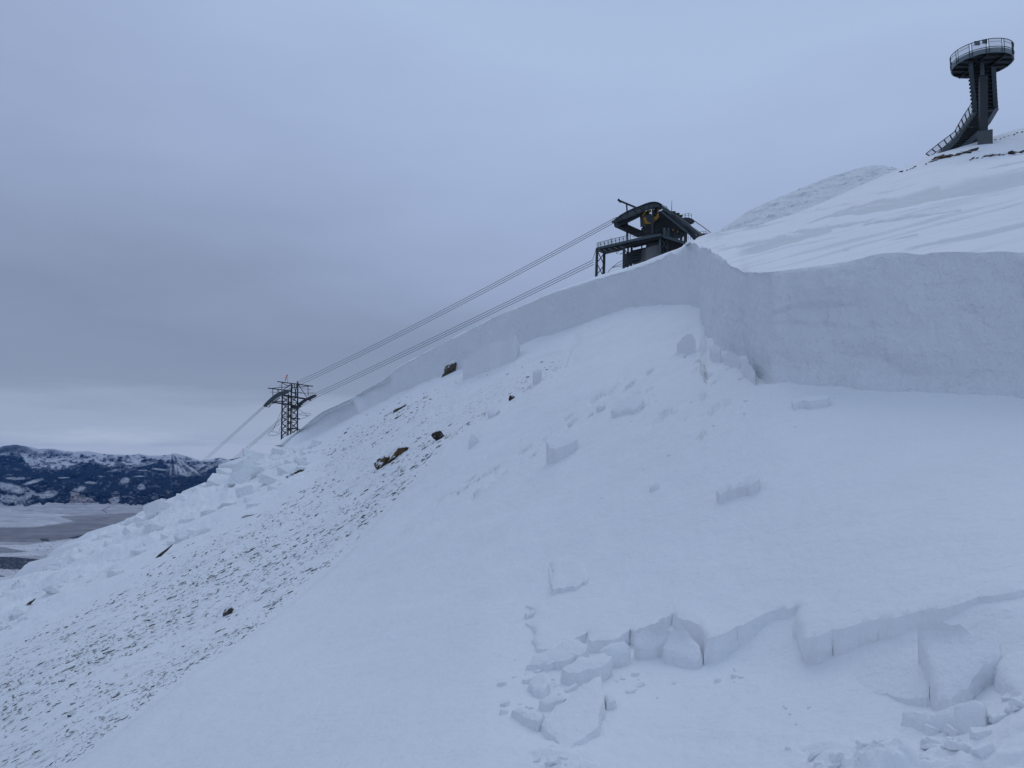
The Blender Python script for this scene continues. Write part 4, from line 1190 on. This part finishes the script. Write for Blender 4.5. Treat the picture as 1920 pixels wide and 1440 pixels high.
    for x, y0, y1 in ((1612, 578, 620), (1652, 548, 610), (1690, 542, 606), (1715, 540, 600), (1480, 600, 660), (1510, 610, 662), (1545, 570, 625)): m.beam(q(x, y0, -3), q(x, y1, -3), .08, .08)
    m.tube([q(1265, 640, -1), q(1370, 612, -1), q(1410, 605, -1)], .04, 5)
    for x in (1265, 1300, 1340, 1370, 1408): m.beam(q(x, 640 - (x - 1265) * .25, -1), q(x, 690, -1), .08, .08)
    m.build('railing', M['steel'], T)
    pr('lower_platform', [(1630, 590), (1690, 572), (1770, 572), (1720, 602), (1640, 618)], 1.5, M['rust'], -3)
    # bent guide bars at the foot
    m = MB()
    m.tube([q(352, 1145, 1), q(385, 1085, 1), q(430, 1042, 1), q(500, 985, 1), q(570, 950, 1)], .06, 6)
    m.tube([q(420, 1048, 1), q(500, 1015, 1), q(570, 992, 1)], .05, 6); m.tube([q(420, 1048, 1), q(570, 1022, 1)], .05, 6)
    m.build('guide_bar', M['steel'], T)
    m = MB(); m.tube([q(200, 800, -1), q(160, 930, -1)], .05, 6); m.build('tie_rod', M['steel'], T)
    m = MB(); m.tube([q(483, 812, 1), q(484, 840, 1), q(494, 856, 1), q(506, 850, 1), q(512, 815, 1)], .06, 6)
    m.tube([q(335, 840, 1), q(400, 826, 1), q(420, 830, 1)], .09, 6); m.tube([q(530, 862, 1), q(575, 845, 1)], .08, 6); m.build('cable_hook', M['steel'], T)
station()

# ------------------------------------------------------------------ lattice cable tower
def tower():
    D = 300.0
    q = lambda x, y, dd=0: V(480 + x / 9.6, 690 + y / 9.6, D + dd)
    sz = D / F / 9.6
    T = thing('cable_tower', 'black steel lattice cable car tower with wide saddle arms on the ridge', 'cable tower', q(455, 1335, 0))
    def bm_(name, pairs, w, mat=M['steel'], parent=T, h=None):
        m = MB()
        for pts in pairs: m.path([q(*a) for a in pts], w * sz, (h or w) * sz)
        return m.build(name, mat, parent)
    # legs A near-left, C near-right, B far-left, Dd far-right
    dA, dB, dC, dD = -3.2, .6, -.6, 3.2
    legs = {'A': (474, 500, 455, 1440, dA), 'B': (584, 470, 572, 1440, dB), 'C': (640, 300, 618, 1440, dC), 'D': (752, 260, 742, 1440, dD)}
    for k, (x0, y0, x1, y1, dd) in legs.items(): bm_('leg', [((x0, y0, dd), (x1, y1, dd))], 19)
    def lp(k, y):
        x0, y0, x1, y1, dd = legs[k]; return (x0 + (x1 - x0) * (y - y0) / (y1 - y0), y, dd)
    faces = [('A', 'B'), ('C', 'D'), ('A', 'C'), ('B', 'D')]
    for a, b in faces:
        ys = list(range(520, 1300, 118))
        pairs = []
        for i, y in enumerate(ys):
            y2 = y + 118
            sl = {'A': 0, 'B': -8, 'C': -10, 'D': -20}
            pairs += [(lp(a, y), lp(b, y2 + sl[b])), (lp(b, y + sl[b]), lp(a, y2))]
            pairs += [(lp(a, y), lp(b, y + sl[b]))]
        bm_('bracing', pairs, 8)
    # head frame
    bm_('crossarm', [((385, 245, 0), (700, 285, 0), (1022, 330, 0))], 17)
    bm_('crossarm', [((216, 362, -1), (590, 408, 0))], 16)
    bm_('strut', [((230, 370, -1), (560, 340, 0)), ((770, 345, 0), (1010, 322, 0)), ((590, 330, 0), (470, 270, 0)), ((470, 405, -1), (650, 290, 0)), ((490, 470, 0), (640, 380, 0)), ((765, 300, 0), (915, 525, 0)), ((560, 330, 0), (640, 290, 0)), ((745, 230, 0), (745, 330, 0)), ((655, 300, 0), (640, 500, 0)), ((690, 290, 1), (720, 500, 1)), ((735, 300, 2), (700, 520, 0)), ((640, 350, 0), (760, 350, 1)), ((650, 440, 0), (830, 440, 1))], 11)
    bm_('hanger', [((466, 262, 0), (466, 500, 0)), ((302, 378, -1), (302, 505, -1)), ((937, 328, 0), (937, 500, 0)), ((408, 395, -1), (408, 460, -1))], 8)
    bm_('rail', [((415, 318, 0), (470, 322, 0)), ((252, 432, -1), (370, 440, -1)), ((830, 370, 0), (990, 388, 0)), ((800, 460, 1), (1000, 450, 1)), ((385, 390, -1), (385, 450, -1))], 6)
    bm_('girder', [((270, 612, -1), (470, 640, 0), (770, 690, 1))], 24)
    bm_('girder', [((480, 486, 0), (700, 525, 0), (965, 568, 1))], 28)
    bm_('girder', [((330, 600, -1), (500, 600, 0)), ((560, 400, 0), (760, 480, 1))], 18)
    def saddle(top, bot, dd, t):
        m = MB(); m.prism([q(x, y, dd) for x, y in top + bot], (-.5 * t, .86 * t, 0)); return m.build('saddle_arm', M['steel_mid'], T)
    s1 = saddle([(138, 682), (175, 630), (230, 575), (290, 520), (350, 472), (420, 430), (500, 408), (590, 398)], [(600, 450), (520, 478), (450, 500), (380, 545), (320, 590), (262, 635), (240, 665), (165, 692)], -2.5, 1.4)
    m = MB()
    for a, b in (((150, 690), (235, 705)), ((185, 690), (215, 660)), ((235, 705), (265, 660)), ((265, 650), (330, 630)), ((330, 610), (430, 540))): m.beam(q(*a, -2.6), q(*b, -2.6), 12 * sz, 12 * sz)
    m.build('roller_frame', M['black'], s1)
    s2 = saddle([(760, 640), (800, 610), (860, 570), (920, 535), (990, 500), (1050, 480), (1100, 490)], [(1085, 518), (1040, 540), (985, 572), (940, 575), (880, 618), (820, 660), (790, 712), (745, 720)], 2.5, 1.4)
    m = MB()
    for a, b in (((940, 560), (985, 590)), ((770, 690), (815, 690)), ((800, 640), (840, 660))): m.beam(q(*a, 2.4), q(*b, 2.4), 18 * sz, 18 * sz)
    m.build('roller_frame', M['black'], s2)
    m = MB()
    m.tube([q(950, 455, 2.5), q(1015, 440, 2.5), q(1070, 460, 2.5)], .05, 5)
    for x, y in ((952, 455), (985, 448), (1015, 440), (1045, 452), (1068, 460)): m.beam(q(x, y, 2.5), q(x, y + 50, 2.5), .08, .08)
    m.build('railing', M['steel'], s2)
    m = MB(); m.prism([q(640, 660, 0), q(760, 680, 0), q(755, 735, 0), q(635, 730, 0)], (0, 1.5, 0)); m.build('platform', M['steel'], T)
    m = MB(); m.prism([q(635, 890, 0), q(785, 905, 1), q(780, 930, 1), q(635, 912, 0)], (0, 1, 0)); m.build('platform', M['steel'], T)
    bm_('platform_beam', [((560, 1110, 0), (640, 1085, 0), (745, 1090, 1), (790, 1115, 1))], 20)
    m = MB()
    m.tube([q(435, 1000, -3), q(360, 1050, -4), q(260, 1140, -5), q(214, 1192, -5), q(220, 1210, -5), q(340, 1215, -4), q(400, 1190, -3), q(450, 1160, -3)], .07, 5)
    m.tube([q(270, 1145, -5), q(410, 1158, -4), q(440, 1060, -3)], .07, 5)
    m.build('rope_guide', M['steel'], T)
    m = MB()
    m.tube([q(765, 742, 3), q(850, 800, 4), q(935, 862, 5)], .07, 5)
    m.tube([q(765, 832, 3), q(850, 810, 4), q(960, 815, 5), q(992, 828, 5), q(985, 845, 5), q(930, 870, 5), q(800, 922, 4)], .07, 5)
    m.tube([q(765, 840, 3), q(945, 862, 5)], .07, 5)
    m.build('rope_guide', M['steel'], T)
    m = MB(); m.tube([q(450, 790, -3), q(380, 960, -3.5), q(300, 1130, -4)], .06, 5); m.build('drop_cable', M['steel'], T)
    # windsock on its mast
    W = thing('windsock', 'orange-red windsock drooping on a thin mast above the cable tower', 'windsock', q(570, 265, 0))
    m = MB(); m.tube([q(568, 265, 0), q(572, 122, 0)], .05, 5); m.build('mast', M['cable'], W)
    m = MB(); m.tube([q(570, 126, 0), q(556, 130, -.2), q(545, 165, -.3), q(535, 200, -.3), q(527, 236, -.3)], [.16, .24, .22, .18, .12], 8); m.build('sock', M['red'], W, smooth=True)
tower()

# ------------------------------------------------------------------ cables
def cables():
    def cab(way, label, sag, grp):
        w = [V(*p) for p in way]
        pts = []
        for i in range(25):
            t = i / 24; p = w[0].lerp(w[1], t); p.z -= sag * 4 * t * (1 - t); pts.append(p)
        pts += w[2:-1]
        for i in range(1, 21):
            t = i / 20; p = w[-2].lerp(w[-1], t); p.z -= 2.0 * 4 * t * (1 - t); pts.append(p)
        m = MB(); m.tube(pts, .055, 6); o = m.build('steel_cable', M['cable'], None, origin=w[1], smooth=True); o.location = w[1]
        tag(o, label, 'cable', grp)
    names = ('topmost', 'middle', 'lowest')
    for i in range(3):
        cab([(1156, 407 + 4.0 * i, 170), (563, 713 + 4.2 * i, 297), (541, 729 + 2.4 * i, 299), (495, 760 + 2.2 * i, 302), (372, 870 + 3.5 * i, 560), (300, 940, 900)],
            names[i] + ' steel cable of the three meeting the curved saddle of the station', 1.0, 'steel cables of the upper bundle')
    for i in range(3):
        cab([(1113, 487 + 4.3 * i, 172), (593, 737 + 4.2 * i, 297), (562, 760 + 2.4 * i, 300), (524, 786 + 2.4 * i, 302), (425, 870 + 3.5 * i, 480), (330, 952, 900)],
            names[i] + ' steel cable of the three meeting the walkway end of the station', .2, 'steel cables of the lower bundle')
cables()

# ------------------------------------------------------------------ valley and far mountains (real scale)
SN = np.array((.66, .67, .70)); FO = np.array((.006, .012, .022)); SG = np.array((.30, .265, .255)); GR = np.array((.16, .15, .155))
def attr_mat(name, rough=.95, fine=0.0):
    m, nt, b, out = new_mat(name)
    a = nt.nodes.new('ShaderNodeAttribute'); a.attribute_name = 'cover'
    f = noise(nt, mapped(nt, (.004, .004, .01)), 1.0, 6, .65)
    c = mixc(nt, mathn(nt, 'MULTIPLY_ADD', f, 1.0, -.25, clamp=True), a.outputs['Color'], (.03, .04, .045))
    c2 = mixc(nt, fine, a.outputs['Color'], c)
    nt.links.new(c2, b.inputs['Base Color']); b.inputs['Roughness'].default_value = rough
    b.inputs['Specular IOR Level'].default_value = .05
    return m
M['range'] = attr_mat('mountain_cover', fine=.25); M['valley'] = attr_mat('valley_cover', fine=.12)

def lerpc(c, d, k): return c + (d - c) * np.asarray(k)[..., None]

def mountains():
    CR = [(-700, 838), (-300, 845), (-100, 832), (-40, 838), (0, 838), (12, 835), (30, 834), (50, 837), (62, 843), (80, 841), (96, 841), (115, 845), (140, 847), (165, 846), (185, 850), (215, 852), (240, 853), (260, 851), (280, 854), (300, 854), (318, 852), (326, 850), (340, 853), (355, 858), (372, 864), (386, 863), (400, 860), (412, 858), (425, 862), (440, 860), (452, 857), (462, 862), (480, 866), (600, 862), (760, 870)]
    xs = np.r_[np.arange(-700, -30, 12), np.arange(-30, 500, .8), np.arange(500, 760, 12)]
    nR = 210
    cr = pl(xs, CR) + .7 * fbm(xs / 6, 0, 0, 120, 4, .6)
    tv = np.linspace(0, 1, nR)
    PX = np.broadcast_to(xs, (nR, len(xs)))
    PY = cr[None] + (972 - cr[None]) * tv[:, None]
    d = 29000 - 12500 * sm(0, 1, (PY - 838) / 134) ** .8
    rg = 1 - 2 * np.abs(fbm(PX / 34 + .25 * (PY - 900) / 30, PY / 26, 0, 121, 5, .55))
    rg2 = 1 - 2 * np.abs(fbm(PX / 11 + (PY - 900) / 26, PY / 24, 0, 123, 4, .6))
    fade = sm(0, .12, tv)[:, None] * sm(1, .9, tv)[:, None]
    d = d + (900 * rg + 330 * rg2) * fade
    P = at(PX, PY, d)
    n1 = fbm(PX / 26, PY / 9, 0, 130, 5, .6); n2 = fbm(PX / 7, PY / 3.2, 0, 131, 4, .55); n3 = fbm(PX / 70, PY / 16, 0, 133, 3)
    # bare snow above the tree line, which dips and rises along the range
    tl = pl(xs, [(-700, 870), (0, 850), (40, 852), (48, 866), (60, 876), (100, 878), (132, 876), (150, 866), (180, 868), (205, 876), (250, 872), (300, 862), (318, 868), (330, 882), (350, 893), (368, 885), (385, 872), (410, 874), (440, 872), (760, 880)])[None]
    snow = sm(4, -4, PY - tl + 5 * n1 + 5 * n2)
    # rocky, wooded streaks inside the snow
    streak = sm(.02, .22, n2 + .3 * n1 + .18 * sm(850, 870, PY) - .35 * sm(856, 842, PY) - .18)
    snow = snow * (1 - .75 * streak)
    # the lone peak, with dark ribs running down from its top
    ang = np.arctan2(PY - 846, PX - 322)
    ribs = fbm(ang * 11, np.hypot(PX - 322, PY - 846) / 60, 0, 140, 4, .6)
    peak = sm(0, 5, PX - (318 - (PY - 850) * .25)) * sm(0, 6, (322 + (PY - 850) * 1.9) - PX) * sm(896, 880, PY) * sm(848, 853, PY)
    snow = snow * (1 - peak) + peak * (.12 + .88 * sm(.24, -.20, ribs + .12 * n2 + .10 * sm(325, 375, PX)))
    # long pale shelf
    def blob(cx, cy, rx, ry, rot=0, nz=.6):
        c, s = math.cos(rot), math.sin(rot)
        X = (PX - cx) * c + (PY - cy) * s; Y = -(PX - cx) * s + (PY - cy) * c
        return sm(1.35, .75, np.hypot(X / rx, Y / ry) + nz * 1.2 * n2 + .5 * n1) * (.75 + .5 * n2)
    clear = np.zeros_like(PX)
    for a in [(258, 873, 48, 2.6, -.2, .3), (28, 897, 18, 2.2, .0), (60, 904, 16, 2.6, -.25), (268, 882, 10, 1.2), (298, 880, 14, 1.6, .1), (262, 893, 12, 1.1), (18, 914, 30, 7, .25), (60, 922, 12, 3, .6), (12, 936, 42, 7, .1), (88, 928, 16, 6, -.3), (36, 938, 24, 5, -.4),
              (234, 902, 8, 5, -.5), (216, 938, 9, 8), (150, 917, 10, 4, -.3), (265, 912, 6, 5), (372, 878, 20, 2.4, -.5), (400, 872, 24, 3.5, -.5), (420, 866, 20, 3, -.4), (170, 905, 10, 2), (120, 896, 9, 1.2), (190, 893, 8, 1.0)]:
        clear = np.maximum(clear, blob(*a))
    mott = .8 * sm(.20, .60, n2 + .35 * n1 + .10 * sm(190, 250, PX) * sm(900, 912, PY) * sm(950, 930, PY) + .06 * sm(890, 880, PY)) * .55
    low = sm(946, 954, PY + 6 * n1 + 3 * n2)
    white = np.clip(np.maximum(np.maximum(snow * .95, clear * .85), mott * .5), 0, 1)
    c = lerpc(np.broadcast_to(FO, PX.shape + (3,)), SN, white)
    hill = inpoly(PX + 4 * n2, PY + 2 * n1, [(134, 920), (150, 926), (172, 934), (182, 944), (192, 956), (150, 958), (128, 950)]).astype(float)
    c = lerpc(c, SG * (1 + .25 * n2[..., None]) * 1.3, hill * .85)
    c = lerpc(c, lerpc(np.broadcast_to(SG, PX.shape + (3,)), SN, sm(-.3, .4, n1)), low * sm(225, 190, PX))
    ext = []
    for dd, zz in ((600, -60), (2000, -500), (3600, -1300)):
        q = P[0].copy(); q[:, 1] += dd; q[:, 2] += zz; ext.append(q)
    bot = P[-1].copy(); bot[:, 2] = -1275
    A = np.concatenate([np.array(ext[::-1]), P, bot[None]], 0)
    me = mesh_from('mountains', A.reshape(-1, 3), gridfaces(A.shape[0], len(xs), flip=True), M['range'])
    cc = np.concatenate([np.repeat(c[:1], 3, 0), c, c[-1:]], 0)
    set_attr(me, 'cover', cc.reshape(-1, 3))
    o = link('mountains', me); tag(o, 'distant forested mountain range with snowy tops beyond the valley', None, None, 'structure')

def valley():
    xs = np.r_[np.arange(-1500, -30, 25), np.arange(-30, 420, 1.5), np.arange(420, 1500, 25)]
    ys = np.r_[np.arange(938, 1120, .7), np.arange(1120, 1500, 14)]
    PX, PY = np.meshgrid(xs, ys)
    u, w = ray(PX, PY)
    d = np.minimum(-1255 / np.minimum(w, -1e-3), 30000)
    P = np.stack([u * d, d, np.full_like(d, -1255.0)], -1)
    n1 = fbm(PX / 60, PY / 7, 0, 150, 5, .6); n2 = fbm(PX / 14, PY / 2.5, 0, 151, 4, .6)
    PALE = np.array((.47, .45, .46)); WH = np.array((.66, .65, .66)); MA = np.array((.235, .22, .22)); DK = np.array((.03, .038, .045))
    c = np.broadcast_to(PALE, PX.shape + (3,)) * (1 + .26 * n1[..., None] + .26 * n2[..., None])
    X = PX + 10 * n1; Y = PY + 2.2 * n1 + .8 * n2
    def reg(poly, col, k=1.0):
        nonlocal c
        m = inpoly(X, Y, poly).astype(float) * k
        c = lerpc(c, col * (1 + .16 * n2[..., None] + .14 * n1[..., None]), m)
    reg([(-200, 957), (60, 958), (140, 966), (160, 972), (130, 978), (60, 988), (-200, 990)], WH, .6)
    reg([(110, 968), (270, 962), (300, 1010), (-200, 1022), (-200, 992), (60, 988), (140, 978)], MA, .75)
    reg([(-200, 992), (50, 989), (150, 980), (300, 990), (300, 1000), (180, 1006), (100, 1013), (-200, 1021)], MA, .6)
    reg([(-200, 1024), (40, 1020), (90, 1016), (130, 1010), (150, 1015), (140, 1025), (105, 1042), (-200, 1044)], WH, .9)
    reg([(-200, 1024), (0, 1025), (50, 1034), (0, 1038), (-200, 1038)], DK, .55)
    reg([(-200, 1043), (20, 1044), (90, 1050), (110, 1056), (70, 1062), (40, 1068), (-200, 1064)], DK, .95)
    reg([(125, 1008), (160, 1002), (190, 996), (186, 1003), (150, 1010)], DK, .8)
    reg([(74, 1010), (90, 1010), (92, 1015), (76, 1016)], DK, .8)
    reg([(-200, 1066), (40, 1069), (90, 1062), (80, 1082), (40, 1096), (-200, 1096)], WH, .95)
    reg([(-200, 1076), (0, 1078), (14, 1081), (0, 1083), (-200, 1084)], DK, .8)
    reg([(-200, 1093), (30, 1094), (36, 1098), (20, 1106), (-200, 1108)], DK, .75)
    st_ = fbm(PX / 90, PY / 1.6, 0, 158, 4, .6); c = c * (1 + .30 * st_[..., None])
    tr = sm(.02, .5, fbm(PX / 4, PY / 1.3, 0, 155, 4, .6)) * sm(1038, 1046, PY); c = lerpc(c, PALE * .9, tr * .38)
    spk = sm(.45, .6, fbm(PX / 5, PY / 1.6, 0, 153, 3)) * sm(1000, 1030, PY)
    c = lerpc(c, DK * 1.5, spk * .8)
    # a road or stream winding between the fields
    rd = linedist(PX, PY, [(200, 962), (192, 956), (206, 950)]); c = lerpc(c, DK * 2, sm(1.2, .4, rd) * .7)
    c = np.clip(c, .01, .8)
    me = mesh_from('valley', P.reshape(-1, 3), gridfaces(len(ys), len(xs), flip=True), M['valley'])
    set_attr(me, 'cover', c.reshape(-1, 3))
    o = link('valley', me); tag(o, 'wide snowy valley floor with grey sage flats and dark tree belts', None, None, 'structure')
    # the ground everywhere else
    vs = [(-35000, -15000, -1262), (35000, -15000, -1262), (35000, 35000, -1262), (-35000, 35000, -1262)]
    me = mesh_from('ground', vs, [(0, 1, 2, 3)], M['ground_far'])
    o = link('ground', me); tag(o, 'far snowy lowland around the valley', None, None, 'structure')
M['ground_far'] = plain('far_ground', (.4, .39, .4), .95, 0, .3, .002)
mountains(); valley()

# ------------------------------------------------------------------ haze in the air
HAZE = 8.0e-6
def haze():
    m = bpy.data.materials.new('haze'); m.use_nodes = True; nt = m.node_tree; nt.nodes.clear()
    out = nt.nodes.new('ShaderNodeOutputMaterial'); v = nt.nodes.new('ShaderNodeVolumePrincipled')
    v.inputs['Density'].default_value = HAZE; v.inputs['Color'].default_value = (.13, .40, 1, 1)
    nt.links.new(v.outputs[0], out.inputs['Volume'])
    x0, x1, y0, y1, z0, z1 = -36000, 36000, -15500, 35500, -1400, 260
    vs = [(x, y, z) for z in (z0, z1) for x, y in ((x0, y0), (x1, y0), (x1, y1), (x0, y1))]
    me = mesh_from('haze', vs, [(3, 2, 1, 0), (4, 5, 6, 7), (0, 1, 5, 4), (1, 2, 6, 5), (2, 3, 7, 6), (3, 0, 4, 7)], m, smooth=False)
    tag(link('haze', me), 'thin blue haze in the air over the valley', None, None, 'stuff')
haze()

# ------------------------------------------------------------------ sky and sun
SUN_EL, SUN_AZ = math.radians(46), math.radians(22)      # azimuth from +Y (away from the camera) towards +X
def world():
    w = bpy.data.worlds.new('World'); sc.world = w; w.use_nodes = True
    nt = w.node_tree; nt.nodes.clear()
    out = nt.nodes.new('ShaderNodeOutputWorld')
    sky = nt.nodes.new('ShaderNodeTexSky'); sky.sky_type = 'NISHITA'; sky.sun_disc = False
    sky.sun_elevation = SUN_EL; sky.sun_rotation = SUN_AZ; sky.altitude = 3000
    b1 = nt.nodes.new('ShaderNodeBackground'); b1.inputs[1].default_value = .08
    nt.links.new(sky.outputs[0], b1.inputs[0])
    tc = nt.nodes.new('ShaderNodeTexCoord'); sx = nt.nodes.new('ShaderNodeSeparateXYZ')
    nt.links.new(tc.outputs['Generated'], sx.inputs[0])
    X, Z = sx.outputs['X'], sx.outputs['Z']
    mp = nt.nodes.new('ShaderNodeMapping'); mp.inputs['Scale'].default_value = (1, 1, 3.2); nt.links.new(tc.outputs['Generated'], mp.inputs['Vector'])
    n1 = noise(nt, mp.outputs[0], 2.3, 5, .5)
    mp2 = nt.nodes.new('ShaderNodeMapping'); mp2.inputs['Scale'].default_value = (1, 1, 9); nt.links.new(tc.outputs['Generated'], mp2.inputs['Vector'])
    n2 = noise(nt, mp2.outputs[0], 5, 5, .55)
    # brighter cloud towards the right of the view, thicker cloud to the left
    fx = mathn(nt, 'MULTIPLY_ADD', mathn(nt, 'ADD', X, .28, clamp=False), .75, 1.0)
    fx = mathn(nt, 'MINIMUM', mathn(nt, 'MAXIMUM', fx, .6), 1.25)
    ze = mathn(nt, 'MULTIPLY', Z, fx)
    ze = mathn(nt, 'ADD', ze, mathn(nt, 'MULTIPLY_ADD', n1, .30, -.15))
    low = mathn(nt, 'MULTIPLY_ADD', n2, .075, -.0375)
    hi = mathn(nt, 'MULTIPLY_ADD', Z, 12, -.9, clamp=True)
    zz = nt.nodes.new('ShaderNodeMix'); zz.data_type = 'FLOAT'
    nt.links.new(hi, zz.inputs[0]); nt.links.new(mathn(nt, 'ADD', Z, low), zz.inputs[2]); nt.links.new(ze, zz.inputs[3])
    f = mathn(nt, 'MULTIPLY_ADD', zz.outputs[0], .9, .1)
    R = lambda z: z * .9 + .1
    c = ramp(nt, f, [(R(-.1), lin(170, 182, 205)), (R(0.004), lin(176, 188, 214)), (R(.018), lin(157, 171, 199)), (R(.045), lin(152, 165, 193)), (R(.075), lin(135, 148, 176)), (R(.14), lin(130, 145, 174)),
                     (R(.26), lin(146, 161, 194)), (R(.40), lin(160, 177, 212)), (R(.55), lin(170, 189, 223)), (R(.8), lin(165, 185, 219)), (R(1.0), lin(158, 180, 214))])
    # overcast: sky behind the camera tuned slightly brighter to light the crown wall
    Y = sx.outputs['Y']
    back = mathn(nt, 'MULTIPLY_ADD', Y, -.02, .99)
    b2 = nt.nodes.new('ShaderNodeBackground'); b2.inputs[1].default_value = 1.0
    mm = nt.nodes.new('ShaderNodeMix'); mm.data_type = 'RGBA'; mm.blend_type = 'MULTIPLY'; mm.inputs[0].default_value = 1
    nt.links.new(c, mm.inputs[6])
    cb = nt.nodes.new('ShaderNodeCombineColor')
    for i in range(3): nt.links.new(back, cb.inputs[i])
    nt.links.new(cb.outputs[0], mm.inputs[7]); nt.links.new(mm.outputs[2], b2.inputs[0])
    mx = nt.nodes.new('ShaderNodeMixShader'); mx.inputs[0].default_value = .96
    nt.links.new(b1.outputs[0], mx.inputs[1]); nt.links.new(b2.outputs[0], mx.inputs[2]); nt.links.new(mx.outputs[0], out.inputs[0])
    sd = bpy.data.lights.new('sun', 'SUN'); sd.energy = .34; sd.angle = math.radians(40); sd.color = (1, .96, .90)
    s = bpy.data.objects.new('sun', sd); COL.objects.link(s)
    dirv = Vector((math.sin(SUN_AZ) * math.cos(SUN_EL), math.cos(SUN_AZ) * math.cos(SUN_EL), math.sin(SUN_EL)))
    s.rotation_euler = dirv.to_track_quat('Z', 'Y').to_euler()
    s.location = (0, 0, 60)
world()
sc.view_settings.view_transform = 'Standard'; sc.view_settings.look = 'None'
sc.view_settings.exposure = 0; sc.view_settings.gamma = 1
sc.render.engine = 'CYCLES'
sc.cycles.max_bounces = 6; sc.cycles.diffuse_bounces = 4; sc.cycles.transparent_max_bounces = 8; sc.cycles.volume_bounces = 0
sc.cycles.use_denoising = True
